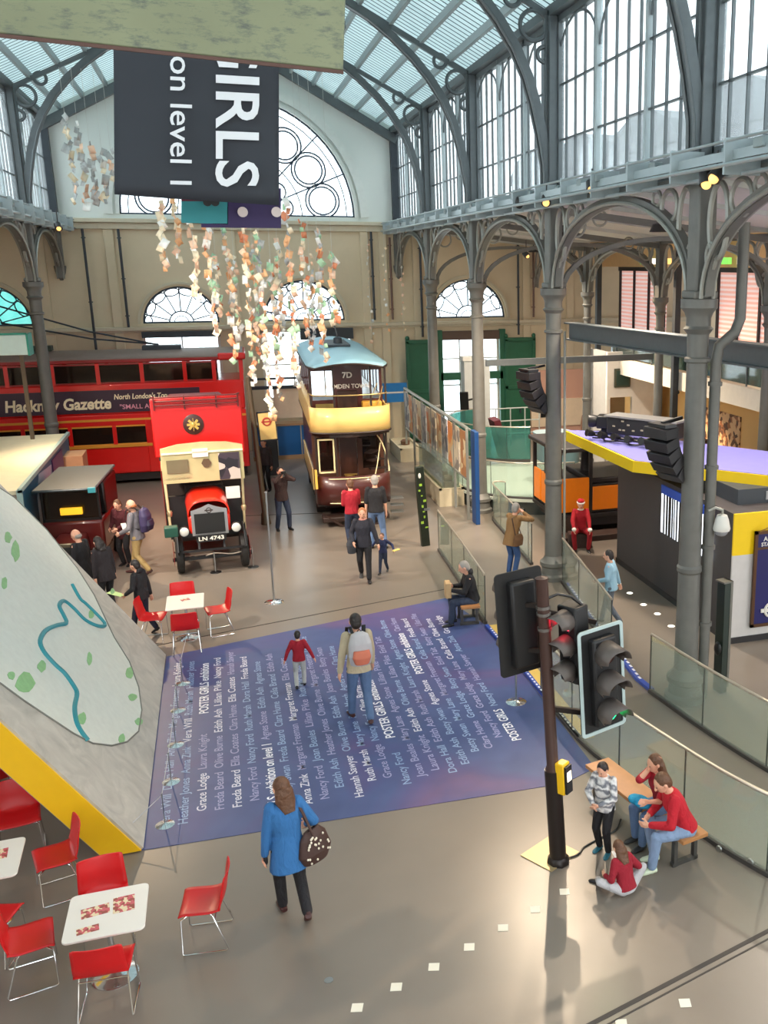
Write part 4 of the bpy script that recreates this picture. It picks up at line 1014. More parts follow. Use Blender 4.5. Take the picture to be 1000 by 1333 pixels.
MB().prism(rrect(1.17,1.62,.4,6), (0,0,.75), X1, Y1, .72).build('glass_band', glassmat('cabinet_glass', (190,215,220), .35, .05, (150,180,190)), t, smooth=50)
MB().ell((-.1,-.8,1.15),.2,.05,.14).build('porthole', M('porthole_grey', (90,96,98), .4), t)
t = thing('display_tower', 'tall pale grey display tower in front of the green doors', 'display tower', (9.25,36.0,0))
MB().b2(-.5,.5,-.3,.3,0,3.45).build('tower', M('tower_grey', (196,198,194), .6), t, smooth=0)
MB().b2(-.55,.1,-.33,.3,3.45,3.6).build('cap', white, t, smooth=0)
t = thing('wall_screen', 'small dark screen on an arm beside the display tower', 'screen', (8.45,34.6,2.1)); t.rotation_euler = (R(15),0,R(-20))
MB().b2(-.16,.16,-.04,.04,-.35,.35).build('screen', black, t, bevel=.01); MB().bar((0,0,0),(.5,.3,0),.05,.05).build('arm', black, t)
t = thing('sloping_sign', 'dark maroon sloping sign board standing behind the round platform', 'sign', (9.45,32.6,0)); t.rotation_euler = (0,R(-14),0)
MB().b2(-.12,.12,-.4,.4,.3,1.75).bar((0,0,0),(0,0,.4),.1,.1).build('board', M('maroon', (92,20,34), .5), t, smooth=0)
t = thing('steel_railing', 'pale steel railing in front of the green doors', 'railing', (10.1,36.2,0))
m = MB(); 
for k in range(4): m.tube([(k*.6,0,0),(k*.6,0,1.5)], .025)
for z in (.5,1.0,1.5): m.tube([(0,0,z),(1.8,0,z)], .025)
m.build('rails', M('rail_white', (200,206,200), .4, .3), t)
t = thing('mural_board', 'long pinkish mural board with photographs at the back of the side aisle', 'mural', (13.4,37.9,0))
MB().b2(-1.3,1.5,0,.1,0,2.75).build('board', M('mural_pink', (206,160,140), .6, 0, .1, 1), t, smooth=0)
MB().b2(.5,1.4,-.03,0,.8,1.5).build('photo', printmat('mural_photo', (120,90,70), (200,170,140), (90,70,60), 9), t, smooth=0)
MB().b2(-1.3,1.5,-.05,.0,.4,1.55).build('lower_band', M('mural_cream', (228,206,178), .6), t, smooth=0)
MB().b2(-.9,-.4,-.08,-.05,.8,1.3).build('screen', black, t, smooth=0)
# upper level on the right: white stair box, long fascia, lit wall, windows with pink blinds
t = thing('exhibition_wall', 'white exhibition box with a framed dark picture and a lit niche behind the kiosk', 'exhibition wall', (12.65,31,0))
plate('wall', rect(0,2.05,0,4.07), [rect(.12,.95,1.0,2.5)], .15, (0,0,0), X1, Z1, M('box_white', (216,210,202), .7), t)
MB().b2(0,.1,.1,2.0,0,4.07).b2(1.95,2.05,.1,2.0,0,4.07).build('side', M('box_white2', (206,200,192), .7), t, smooth=0)
MB().b2(.1,1.1,.9,1.0,.9,2.7).build('niche_back', M('niche_warm', (226,190,140), .7), t, smooth=0)
MB().b2(.25,.85,-.14,-.08,2.85,3.5).build('picture_frame', M('frame_bronze', (70,74,60), .5), t, bevel=.01)
MB().b2(.32,.78,-.16,-.13,2.92,3.43).build('picture', M('picture_dark_green', (40,66,58), .5, 0, .3, 9), t, smooth=0)
MB().ell((.5,.5,1.6),.13,.11,.22).lathe([(.14,.8),(.17,1.4),(.1,1.6)], (.7,.4,.1)).build('bust', M('bust_tan', (190,160,120), .6), t)
fas = thing('mezzanine', 'upper floor edge with cream fascia running along the far aisle', 'mezzanine', (13.2,20,0))
MB().b2(0,7,-8,12,3.5,3.75).build('floor_slab', M('slab_cream', (226,216,194), .6), fas, smooth=0)
MB().b2(-.1,0,-8,12,3.3,3.85).build('fascia', M('fascia_white', (222,216,204), .6), fas, smooth=0)
m = MB()
for k in range(14): m.bar((0,-8+k*1.5,3.85),(0,-8+k*1.5,4.7),.04,.04)
m.tube([(0,-8,4.7),(0,12,4.7)], .03).build('railing', iron, fas)
MB().b2(.02,.04,-8,12,3.9,4.6).build('glass', glassmat('upper_glass', (150,175,175), .5, .05, (110,130,130)), fas, smooth=0)
lw = thing('lit_display_wall', 'warm lit display wall with a large group photograph under the upper floor', 'display wall', (15.2,16,0))
MB().b2(0,.3,-4,20,0,3.4).build('wall', M('display_cream', (236,196,130), .7, 0, .08, 1), lw, smooth=0)
MB().b2(-.05,.0,10.1,13.3,1.25,2.4).build('photograph', printmat('group_photo', (150,100,70), (214,180,140), (90,64,52), 8), lw, smooth=0)
MB().b2(-1.2,.0,-4,20,0,.9).build('counter', M('counter_dark', (110,90,70), .6), lw, smooth=0)
lv = thing('brown_vehicle', 'dark maroon vehicle roof with bright headlamp showing above the kiosk roof', 'vehicle', (12.5,24.6,0))
MB().b2(-.8,.8,0,2.5,.3,1.9).build('body', M('veh_maroon', (70,26,22), .4), lv, bevel=.1)
MB().b2(-.6,.6,-.05,.02,1.35,1.75).build('windscreen', M('veh_glass', (40,40,44), .15), lv, smooth=0)
MB().b2(-.85,.85,-.1,2.6,1.9,2.05).build('roof', M('veh_roof', (52,36,32), .5), lv, bevel=.05)
MB().lathe([(.12,0),(.12,.08)], (.25,-.05,1.1), 14, (0,-1,0)).build('headlamp', M('lamp_cream', (240,220,180), .3), lv)
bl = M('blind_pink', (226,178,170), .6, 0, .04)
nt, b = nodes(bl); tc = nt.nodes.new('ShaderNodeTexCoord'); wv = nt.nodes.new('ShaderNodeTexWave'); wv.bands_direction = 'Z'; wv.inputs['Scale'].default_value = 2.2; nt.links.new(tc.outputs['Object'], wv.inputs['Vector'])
mx = nt.nodes.new('ShaderNodeMix'); mx.data_type = 'RGBA'; mx.inputs[6].default_value = lin((232,170,156)); mx.inputs[7].default_value = lin((240,214,212)); nt.links.new(wv.outputs['Fac'], mx.inputs[0]); nt.links.new(mx.outputs[2], b.inputs['Base Color']); nt.links.new(mx.outputs[2], b.inputs['Emission Color']); b.inputs['Emission Strength'].default_value = .55  # blinds glow by emission in place of light from behind
blk = M('window_black', (30,30,34), .5)
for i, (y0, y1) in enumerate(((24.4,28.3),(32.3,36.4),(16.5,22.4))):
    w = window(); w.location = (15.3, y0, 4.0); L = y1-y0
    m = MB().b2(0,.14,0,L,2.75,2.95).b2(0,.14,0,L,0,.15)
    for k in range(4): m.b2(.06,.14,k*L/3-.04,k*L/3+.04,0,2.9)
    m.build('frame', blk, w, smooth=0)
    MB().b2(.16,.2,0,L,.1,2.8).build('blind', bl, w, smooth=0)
trim(MB().b2(15.25,15.6,12,38.4,3.75,4.05).b2(15.25,15.6,12,38.4,6.9,8.1), M('orange_lit_wall', (236,200,150), .7))
t = thing('warm_lamp_row', 'row of white and green lit objects high behind the pink blinds', 'lamps', (14.9,26,7.1))
for k in range(8): MB().box((0,k*1.0,0), (.15,.35,.2), rz=.3*k).build('lamp', M(['lamp_white','lamp_green','lamp_warm'][k%3]+'_lit', [(250,245,235),(120,210,90),(250,200,120)][k%3], .4, emit=1.2), t, smooth=0)
for (x, y, z0) in ((13.35,33.6,0),(13.0,26.4,0),(13.0,20.3,0)):
    t = thing('square_post', 'dark square steel post in the side aisle' , 'post', (x,y,z0), 0, 'square posts in the side aisle'); MB().b2(-.09,.09,-.09,.09,0,7.6).build('post', iron_dark, t, smooth=0)

# ================================================================ left exhibition booth
bo = thing('exhibition_booth', 'cream topped exhibition booth with teal map side panels at the left edge', 'booth', (-4.35,23.0,0)); bo.scale = (1,1.1,.86)
MB().b2(-5,0,0,7.0,2.5,2.6).build('roof', M('booth_cream', (240,226,190), .6), bo, smooth=0)
MB().b2(-5,-.0,0,.06,0,2.5).b2(-4.9,0,6.94,7.0,0,2.5).build('end_wall', M('booth_grey', (150,130,116), .6), bo, smooth=0)
MB().b2(-.06,0,.06,6.94,0,2.5).build('side_wall', M('booth_teal', (30,94,120), .45, 0, .25, 1.2), bo, smooth=0)
plate('pale_map_area', [(1.6,.9),(2.5,1.1),(3.4,1.5),(3.9,2.3),(2.2,2.45),(1.7,1.9)], [], .01, (.01,0,0), Y1, Z1, M('booth_map_pale', (176,184,196), .5), bo)
MB().b2(0,.03,4.0,5.6,1.5,2.4).build('purple_panel', M('booth_purple', (86,52,100), .5), bo, smooth=0)
MB().b2(0,.5,5.7,6.6,1.3,2.1).build('shelf_box', M('booth_tan', (200,150,110), .6), bo, smooth=0)
MB().b2(-.05,.06,-.06,.02,0,2.62).b2(-.02,.06,-.06,7.0,2.55,2.66).build('edge_trim', M('booth_edge', (170,196,190), .4, .2), bo, smooth=0)
MB().b2(-5,-.75,-.1,-.06,.9,2.58).build('orange_panel', M('booth_orange', (222,110,60), .6), bo, smooth=0)
t = thing('hanging_box_sign', 'pale teal box sign on posts above the booth at the left edge', 'sign', (-6.1,30,4.6))
MB().b2(-1.2,1.2,-.3,.3,0,.55).build('box', M('sign_pale_teal', (196,220,214), .5), t, bevel=.02); MB().b2(1.17,1.22,-.32,.32,-.02,.57).b2(-1.2,1.2,-.32,-.28,.55,.6).build('edge', M('sign_teal_edge', (40,140,120), .5), t, smooth=0)
m = MB().bar((.95,0,-4.6),(.95,0,0),.1,.1).bar((-.9,0,-4.6),(-.9,0,0),.1,.1); m.each('post', M('olive_post', (84,70,50), .5), t, smooth=0)

# ================================================================ bus stop, back displays
t = thing('bus_stop_post', 'dark olive bus stop post with a yellow flag right of the old bus', 'bus stop', (.86,27.0,0)); t.rotation_euler = (0,R(-2.5),0)
MB().lathe([(.14,0),(.1,.3),(.075,.35),(.06,4.1)], n=10).build('post', M('olive_post', (84,70,50), .5), t)
MB().b2(.12,.56,-.02,.02,2.35,3.1).build('flag', M('flag_yellow', (228,196,120), .5), t, smooth=0)
MB().ring((.34,-.03,2.85),.1,.1,.02,X1,Z1,18).b2(.2,.48,-.035,-.02,2.83,2.87).build('roundel', M('roundel_red', (180,60,50), .5), t)
MB().b2(.1,.58,-.025,.025,2.32,2.36).b2(.1,.58,-.025,.025,3.09,3.13).b2(.1,.13,-.025,.025,2.32,3.13).build('flag_frame', black, t, smooth=0)
t = thing('dark_display_slab', 'black upright display slab behind the bus stop post', 'display', (1.45,33.6,0)); MB().b2(-.18,.18,-.1,.1,0,1.6).build('slab', black, t, bevel=.02)
t = thing('blue_counter', 'low bright blue display counter with pale panels behind the tram', 'counter', (2.0,36.3,0))
MB().b2(-1.1,1.5,0,.5,.15,1.25).build('counter', M('display_blue', (16,86,148), .4), t, smooth=0); MB().b2(-1.1,1.5,-.05,.55,1.25,1.33).b2(-1.1,1.5,-.05,.55,.0,.15).build('top', M('counter_wood', (150,120,90), .5), t, smooth=0)
m = MB()
for k in range(4): m.b2(-1.1+k*.86,-1.06+k*.86,-.03,0,.1,1.3)
m.each('post', iron_lt, t, smooth=0)
t = thing('cream_board', 'cream display board above the blue counter', 'board', (2.4,37.2,0)); MB().b2(-.6,.7,0,.1,1.4,2.5).build('board', M('board_cream', (228,206,180), .6), t, smooth=0); MB().b2(-1.4,.8,-.05,.1,2.5,2.62).b2(-1.4,.8,-.05,.1,2.85,2.92).build('rails', iron_dark, t, smooth=0)
t = thing('blue_banner', 'small bright blue banner on the back wall right of the tram', 'banner', (6.4,37.6,0)); MB().b2(-.5,.5,0,.04,1.75,2.5).build('cloth', M('banner_blue', (30,120,190), .5), t, smooth=0); MB().b2(-.5,.5,-.01,0,2.1,2.16).build('white_line', white, t, smooth=0)
MB().b2(-.52,-.48,0,.05,0,2.6).b2(.48,.52,0,.05,0,2.6).build('post', iron_lt, t, smooth=0)
t = thing('old_motor_car', 'small dark old motor car with brass fittings at the back right of the tram', 'car', (5.0,37.2,0))
MB().b2(-.7,.7,-.6,.6,.4,1.0).build('body', M('car_brown', (96,80,60), .4), t, bevel=.08); MB().b2(-.5,.5,-.3,.5,1.0,1.5).build('hood', M('car_hood', (60,52,48), .7), t, bevel=.08)
for x in (-.7,.7): 
    MB().lathe([(.35,0),(.35,.1)], (x-.05,-.5,.35), 18, (1,0,0)).build('wheel', rubber, t)
MB().b2(-.6,.6,-.62,-.58,.75,1.3).build('windscreen', M('brass', (190,150,80), .3, .8), t, smooth=0)

# ================================================================ banners and the panel overhead
bn = M('banner_charcoal', (42,46,54), .7, 0, .15, 1.5)
P0, P1, P2, P3 = ony(147,50,11), ony(363,70,11), ony(363,268,11), ony(149,253,11)
bt = thing('hanging_banner', 'big charcoal banner with sideways white lettering hanging under the green panel', 'banner', P3)
def bfn(u, v):
    a = P3.lerp(P2, u); b_ = P0.lerp(P1, u); p = a.lerp(b_, v)-P3; return (p.x, .05*math.sin(u*5+v*1.5), p.z)
MB().grid(bfn, 24, 12).build('cloth', bn, bt, solid=.006)
m = MB().tube([P0-P3+Z1*.02,P1-P3+Z1*.02], .02); m.build('pole', black, bt)
for q in (P0,P1): MB().tube([q-P3, q-P3+Z1*5.2], .006, 5).build('wire', steel, bt)
bw = M('banner_white', (222,224,228), .6, 0, .02)
def btext(s, pxl, y0, y1, pxr, bold=.0):
    a = ony(pxl,y0,10.90)-P3; b_ = ony(pxl,y1,10.90)-P3; r_ = ony(pxr,y0,10.90)-P3
    return a, (b_-a), (r_-a)
a, d, u_ = btext('GIRLS', 282, 30, 243, 340)
text('lettering', 'GIRLS', bw, a, d.normalized(), X1, d.length, u_.length, bt, .006, bold=.012)
a, d, u_ = btext('on', 222, 73, 240, 250)
text('lettering', 'on level 1', bw, a, d.normalized(), X1, d.length, u_.length*1.05, bt, .006, bold=.006)
b2c = thing('hanging_banner', 'purple and teal banner with pale dots showing below the charcoal banner', 'banner', (0,0,0))
q = [ony(236,262,11.6),ony(297,262,11.6),ony(297,292,11.6),ony(236,290,11.6)]
m = MB().add([v for v in q]+[v+Y1*.01 for v in q], [(0,1,2,3),(7,6,5,4),(0,4,5,1),(1,5,6,2),(2,6,7,3),(3,7,4,0)]); m.build('teal_part', M('banner_teal', (40,132,138), .6), b2c, smooth=0)
q = [ony(236,245,11.62),ony(295,245,11.62),ony(295,266,11.62),ony(236,264,11.62)]
m = MB().add([v for v in q]+[v+Y1*.01 for v in q], [(0,1,2,3),(7,6,5,4),(0,4,5,1),(1,5,6,2),(2,6,7,3),(3,7,4,0)]); m.build('maroon_part', M('banner_maroon', (110,24,52), .6), b2c, smooth=0)
q = [ony(296,245,11.6),ony(366,245,11.6),ony(366,297,11.6),ony(262,296,11.6),ony(262,291,11.6),ony(296,291,11.6)]
m = MB().add([v for v in q]+[v+Y1*.02 for v in q], [tuple(range(6)),tuple(range(11,5,-1))]+[(i,(i+1)%6,6+(i+1)%6,6+i) for i in range(6)]); m.build('purple_part', M('banner_purple', (44,26,78), .6), b2c, smooth=0)
for px in (316,360):
    c = ony(px,276,11.58); MB().lathe([(.055,0),(.055,.006)], c, 18, (0,-1,0)).build('pale_dot', M('dot_cream', (216,200,196), .6), b2c)
for px in (270,280): 
    c = ony(px,263,11.58); MB().lathe([(.045,0),(.045,.006)], c, 16, (0,-1,0)).build('dark_dot', black, b2c)
for px in (262,360): 
    c = ony(px,250,11.62); MB().tube([c, c+Z1*5.0], .005, 5).build('wire', steel, b2c)
pn = M('old_green_paint', (112,117,90), .6, .1, .25, 3.0)
nt, b = nodes(pn); tc = nt.nodes.new('ShaderNodeTexCoord'); nz = nt.nodes.new('ShaderNodeTexNoise'); nz.inputs['Scale'].default_value = 9; nz.inputs['Detail'].default_value = 10; nz.inputs['Roughness'].default_value = .75
mp_ = nt.nodes.new('ShaderNodeMapping'); mp_.inputs['Scale'].default_value = (1,1,3); nt.links.new(tc.outputs['Object'], mp_.inputs[0]); nt.links.new(mp_.outputs[0], nz.inputs['Vector'])
cr = nt.nodes.new('ShaderNodeValToRGB'); cr.color_ramp.elements[0].position = .5; cr.color_ramp.elements[0].color = (0,0,0,1); cr.color_ramp.elements[1].position = .66; cr.color_ramp.elements[1].color = (1,1,1,1)
nt.links.new(nz.outputs['Fac'], cr.inputs[0]); base = b.inputs['Base Color'].links[0].from_socket
mx = nt.nodes.new('ShaderNodeMix'); mx.data_type = 'RGBA'; mx.inputs[7].default_value = lin((70,78,72)); nt.links.new(cr.outputs[0], mx.inputs[0]); nt.links.new(base, mx.inputs[6]); nt.links.new(mx.outputs[2], b.inputs['Base Color'])
t = thing('overhead_panel', 'weathered pale green painted panel hanging overhead at the top left, in front of the banner', 'panel', (0,0,0))
q = [ony(-260,16,4.0), ony(447,92,4.0), ony(452,-60,4.0), ony(-260,-60,4.0)]
m = MB().add(q+[v+Y1*.03 for v in q], [(0,1,2,3),(7,6,5,4),(0,4,5,1),(1,5,6,2),(2,6,7,3),(3,7,4,0)]); m.build('board', pn, t, bevel=.008)
e_ = MB().bar(q[0]-Z1*.006, q[1]-Z1*.006, .01, .012); e_.build('rusty_lip', M('rust', (76,50,42), .7), t, smooth=0)
for px in (60,400): 
    c = ony(px,-50,4.2); MB().tube([c, c+Z1*6.2], .01, 6).build('wire', steel, t)

# ================================================================ hanging paper mobile
pcol = [M('tag_cream', (250,232,200), .7, 0, .03), M('tag_orange', (244,186,136), .7, 0, .05), M('tag_peach', (246,206,176), .7, 0, .04), M('tag_green', (176,214,176), .7, 0, .05), M('tag_grey', (186,186,184), .7, 0, .04), M('tag_rust', (222,142,104), .7, 0, .05), M('tag_white', (248,246,240), .7, 0, .02)]
tagm = []
for k, mt_ in enumerate(pcol):
    o = MB().grid(lambda u, v: ((u-.5)*.16, .03*math.sin(u*3.1), (v-.5)*.2), 4, 2).build('paper_tag', mt_, None, solid=.003); tagm.append(o)
strands = [(206,262,350,24,0),(226,258,338,25,0),(246,258,392,24,0),(268,285,432,24,1),(292,292,470,25,1),(316,292,500,24,1),(336,300,545,24,2),(352,340,520,25,2),(372,262,505,24,2),(392,285,455,25,2),(412,296,470,24,2),(432,330,420,24,2),(280,330,410,27,1),(304,330,440,27,1),(360,310,440,27,2),(328,320,470,27,2),(402,330,440,27,2),
           (84,150,262,30,3),(100,158,268,30,3),(116,185,262,30,3),(132,196,262,30,3),(143,190,240,30,3),  # strands added in place of the flecks reflected on the wall
           (478,310,445,33,4),(500,320,430,33,4),(522,340,430,34,4)]
rr = random.Random(11)
for si, (px, yt, yb, Yd, kind) in enumerate(strands):
    top = ony(px, yt, Yd); bot = ony(px, yb, Yd)
    side = {0:'at the left of the mobile', 1:'in the middle left of the mobile', 2:'in the thick of the mobile above the tram', 3:'added for wall reflections left of the banner', 4:'against the cream wall right of the mobile'}[kind]
    t = thing('paper_strand', 'hanging strand of small paper tags '+side, 'mobile strand', (top.x, Yd, bot.z), 0, 'paper strands '+side)
    Ls = top.z-bot.z; zc = 12.2 if kind != 4 else 8.15
    if kind == 3: zc = 12.0
    MB().tube([(0,0,0),(0,0,zc-bot.z)], .004, 4).build('cord', M('cord_pale', (210,208,200), .6), t)
    z = 0; n = 0; s0 = 1 if kind < 3 else (1.3 if kind == 3 else .62)
    while z < Ls and n < 46:
        c = rr.choices(range(7), {0:(8,3,5,0,0,1,4),1:(6,3,5,2,1,2,4),2:(4,3,4,4,4,3,3),3:(2,0,2,0,8,0,1),4:(5,1,4,0,1,0,4)}[kind])[0]
        o = tagm[c].copy(); C.objects.link(o); o.parent = t
        o.location = (rr.uniform(-.07,.07), rr.uniform(-.07,.07), z); o.rotation_euler = (rr.uniform(-.5,.5), rr.uniform(-.7,.7), rr.uniform(-1.2,1.2)); s_ = s0*rr.uniform(.5,1.05); o.scale = (s_,s_,s_)
        z += rr.uniform(.07,.13)*(1 if kind < 3 else (1.5 if kind == 3 else 2.6)); n += 1
for o in tagm: bpy.data.objects.remove(o)
trim(MB().b2(-1.6,3.3,23.9,24.1,12.15,12.3).tube([(-1.4,24,12.3),(-1.4,24,13.6)],.02).tube([(3.1,24,12.3),(3.1,24,13.7)],.02), iron)

# ================================================================ spotlights on the gantry
warm = M('lamp_warm_lit', (255,205,140), .3, emit=40)
lampm = M('lamp_body', (60,58,58), .4, .3)
def spot(label, px, py, tx, ty, power, size=1.2, X_=6.38, blend=.8):
    p = onx(px, py, X_); t = thing('spotlight', label, 'spotlight', p, 0, 'spotlights on the right gantry')
    d = (Vector((tx,ty,0))-p).normalized()
    MB().lathe([(.05,-.14),(.09,-.1),(.1,.08),(.085,.08),(.08,-.04)], (0,0,0), 16, tuple(d)).build('housing', lampm, t)
    MB().ell(d*.075, .07,.07,.07, 12, 8).build('bulb', warm, t)
    MB().tube([(0,0,.05),(.02,.02,.3)], .015).build('bracket', lampm, t)
    l = bpy.data.lights.new('spot', 'SPOT'); l.energy = power; l.color = (1,.78,.55); l.spot_size = size; l.spot_blend = blend; l.shadow_soft_size = .09
    lo = bpy.data.objects.new('spot_light', l); C.objects.link(lo); lo.parent = t; lo.location = d*.18; lo.rotation_euler = d.to_track_quat('-Z','Y').to_euler()
spot('bright warm spotlight over the second arch, pointing at the family', 770,243, 4.6,8.6, 500, .9)
spot('warm spotlight on the gantry just left of the second column', 711,261, 3.3,9.75, 2000, .5)
spot('warm spotlight on the gantry farther left of the second column', 676,264, 5.6,28.0, 2200, 1.2)
spot('warm spotlight beside the nearest column, upper of the pair', 933,227, -.8,9.6, 900, .9)
spot('warm spotlight beside the nearest column, lower of the pair', 919,233, 5.6,8.6, 450, 1.0)
aisle_fill_lamps = [(10.2,14.5,7.9,9.0,14.0),(8.2,17.5,7.9,7.6,18.0),(8.0,22.5,7.9,7.2,23.0),(9.6,27.0,7.8,9.3,28.0),(10.5,32.5,7.7,10.5,33.0),(15.0,19.0,7.9,14.0,19.0)]  # invented lamps, added to brighten the dark side aisle
for i, (x, y, z, tx_, ty_) in enumerate(aisle_fill_lamps):
    t = thing('aisle_fill_lamp', 'added fill lamp under the side aisle ceiling, '+['above the kiosk','over the ramp beside the kiosk','over the orange locomotive','over the round platform','over the steel railing','beyond the second row of columns'][i], 'ceiling lamp', (x,y,z), 0, 'aisle fill lamps')
    MB().lathe([(.02,.0),(.02,-.12),(.14,-.16),(.2,-.3),(.19,-.3),(.12,-.18)], n=18).build('shade', lampm, t)
    MB().ell((0,0,-.24),.07,.07,.05,12,8).build('bulb', M('bulb_warm_white', (255,232,200), .3, emit=12), t)
    l = bpy.data.lights.new('spot', 'SPOT'); l.energy = [900,1500,1900,1900,1900,1500][i]; l.color = (1,.86,.7); l.spot_size = 2.3; l.spot_blend = .9; l.shadow_soft_size = .2
    lo = bpy.data.objects.new('spot_light', l); C.objects.link(lo); lo.parent = t; lo.location = (0,0,-.34); lo.rotation_euler = (Vector((tx_,ty_,0))-Vector((x,y,z))).to_track_quat('-Z','Y').to_euler()
for i, (y, tx_, ty_, pw) in enumerate(((14.0,2.0,23.0,2600),(18.0,3.0,27.5,3200),(22.0,.5,24.0,2400),(23.5,-1.5,30.0,2600),(12.0,1.2,24.0,0))):  # first four are unseen lamps added to brighten the floor and vehicles
    t = thing('spotlight', 'spotlight on the left gantry above the map panel, '+['added to brighten the open floor','added to brighten the tram','added to brighten the old bus','added to brighten the trolleybus','pointed up at the paper mobile'][i], 'spotlight', (-4.45,y,8.3), 0, 'spotlights on the left gantry')
    tz = 6.3 if i == 4 else .5
    d = (Vector((tx_,ty_,tz))-Vector((-4.45,y,8.3))).normalized()
    MB().lathe([(.05,-.14),(.09,-.1),(.1,.08),(.085,.08),(.08,-.04)], (0,0,0), 16, tuple(d)).build('housing', lampm, t)
    MB().ell(d*.075,.06,.06,.06,12,8).build('bulb', warm, t); MB().tube([(0,0,-.05),(0,0,-.2)], .015).build('bracket', lampm, t)
    l = bpy.data.lights.new('spot', 'SPOT'); l.energy = pw or 2200; l.color = (1,.86,.72); l.spot_size = 1.1 if i < 4 else .5; l.spot_blend = .9; l.shadow_soft_size = .3
    lo = bpy.data.objects.new('spot_light', l); C.objects.link(lo); lo.parent = t; lo.location = d*.2; lo.rotation_euler = d.to_track_quat('-Z','Y').to_euler()
# lamps that light the cars on the left and the far aisle
for (x, y, z, tx, ty, pw, lb) in ((-3.9,30.5,8.0,-1.4,23.0,2600,'warm spotlight under the left gantry near the iron column'),(9.6,30.5,7.3,14.8,25,2600,'warm spotlight hanging from the aisle ceiling near the pink blinds'),(13.6,20,3.1,15.2,22,900,'warm lamp under the upper floor over the display wall'),(13.6,27.5,3.1,15.2,28,500,'warm lamp under the upper floor near the group photograph')):
    t = thing('spotlight', lb, 'spotlight', (x,y,z)); d = (Vector((tx,ty,0))-Vector((x,y,z))).normalized()
    MB().lathe([(.05,-.14),(.09,-.1),(.1,.08),(.085,.08),(.08,-.04)], (0,0,0), 16, tuple(d)).build('housing', lampm, t)
    MB().ell(d*.075,.06,.06,.06,12,8).build('bulb', warm, t); MB().tube([(0,0,.05),(0,0,.45)], .015).build('bracket', lampm, t)
    l = bpy.data.lights.new('spot', 'SPOT'); l.energy = pw; l.color = (1,.72,.45); l.spot_size = 1.4; l.spot_blend = .8; l.shadow_soft_size = .1
    lo = bpy.data.objects.new('spot_light', l); C.objects.link(lo); lo.parent = t; lo.location = d*.18; lo.rotation_euler = d.to_track_quat('-Z','Y').to_euler()
# ================================================================ vehicles
red = M('bus_red', (214,20,16), .3, 0, .08, 2, coat=.4); dred = M('bus_dark_red', (150,16,16), .35, 0, .1, 2)
dark_in = M('dark_interior', (40,28,24), .7); creamp = M('cream_paint', (224,208,160), .4, 0, .06); gold = M('gold_line', (222,150,50), .4, .2)
gd = glassmat('bus_window_glass', (120,100,84), .5, .06, (70,52,44))
# --- red trolleybus along the back
tb = thing('trolleybus', 'long red double-deck trolleybus with a dark lettered band along its side', 'trolleybus', (.7,33.6,0), R(-1.5))
L = 9.6; Wd = 2.3
def side_windows(parent, z0, z1, xs, y, mat_f, name='window'):
    for (a, b_) in xs:
        w = bpy.data.objects.new(name, None); C.objects.link(w); w.parent = parent; w.location = (a, y, z0)
        MB().b2(0,b_-a,-.015,.015,0,z1-z0).build('pane', gd, w, smooth=0)
        MB().b2(0,b_-a,-.04,.0,-.02,.03).b2(0,b_-a,-.04,.0,z1-z0-.03,z1-z0+.02).build('frame', mat_f, w, smooth=0)
# lower body, pillars and band as separate parts with open windows
MB().b2(-L,0,0,Wd,.35,1.32).build('lower_body', red, tb, bevel=.06)
MB().b2(-L+.1,-.1,.05,Wd-.05,.12,.36).build('skirt', M('skirt_black', (30,24,24), .5), tb, smooth=0)
MB().b2(-L,-3.0,-.02,Wd,1.94,2.32).b2(-3.0,0,-.02,Wd,2.1,2.32).build('cant_rail', red, tb, bevel=.03)
MB().b2(-L,0,-.02,Wd,2.32,3.3).build('upper_side', red, tb, bevel=.05)
MB().b2(-L+.1,-1.4,-.045,-.02,2.38,3.1).build('lettered_band', M('band_dark', (52,22,44), .4, 0, .08), tb, smooth=0)
m = MB().b2(-L,0,-.04,.0,2.1,2.17).b2(-L,-3.0,-.05,.0,1.24,1.33); m.build('gold_line', gold, tb, smooth=0)
MB().b2(-3.15,0,-.03,Wd,.36,2.2).build('end_panel', red, tb, bevel=.03)
m = MB()
k = 0
for x in [-L+.05,-8.1,-6.75,-5.4,-4.1,-3.1]: m.b2(x-.06,x+.06,-.02,.08,1.3,1.96).b2(x-.06,x+.06,Wd-.08,Wd,1.3,1.96)
m.each('lower_pillar', red, tb, smooth=0)
m = MB()
for x in [-L+.05,-8.3,-7.0,-5.7,-4.4,-3.1,-1.8,-.9,-.05]: m.b2(x-.06,x+.06,-.02,.08,3.28,4.0).b2(x-.06,x+.06,Wd-.08,Wd,3.28,4.0)
m.each('upper_pillar', red, tb, smooth=0)
ys_ = [(-L+.1,-8.16),(-8.04,-6.81),(-6.69,-5.46),(-5.34,-4.16),(-4.04,-3.16)]
side_windows(tb, 1.33, 1.93, ys_, .02, gold)
side_windows(tb, 3.32, 3.92, [(-L+.1,-8.36),(-8.24,-7.06),(-6.94,-5.76),(-5.64,-4.46),(-4.34,-3.16),(-3.04,-1.86),(-1.74,-.96)], .02, dred)
m = MB()
for k in range(9): m.b2(-L+.7+k*.95,-L+1.2+k*.95,.2,.9,3.2,3.62)
for k in range(6): m.b2(-L+.7+k*.95,-L+1.2+k*.95,.2,.9,1.2,1.6)
m.each('seat', M('seat_brown', (120,60,44), .7), tb, bevel=.03)
MB().b2(-L-.05,.05,-.05,Wd+.05,3.95,4.08).build('roof_rim', dred, tb, bevel=.03)
def roof_fn(u, v): return (-L-.04+(L+.08)*v, Wd/2-(Wd/2+.04)*math.cos(PI*u), 4.06+.2*math.sin(PI*u))
MB().grid(roof_fn, 14, 10).build('roof', M('roof_brown_grey', (132,112,104), .5, 0, .1), tb, solid=.02)
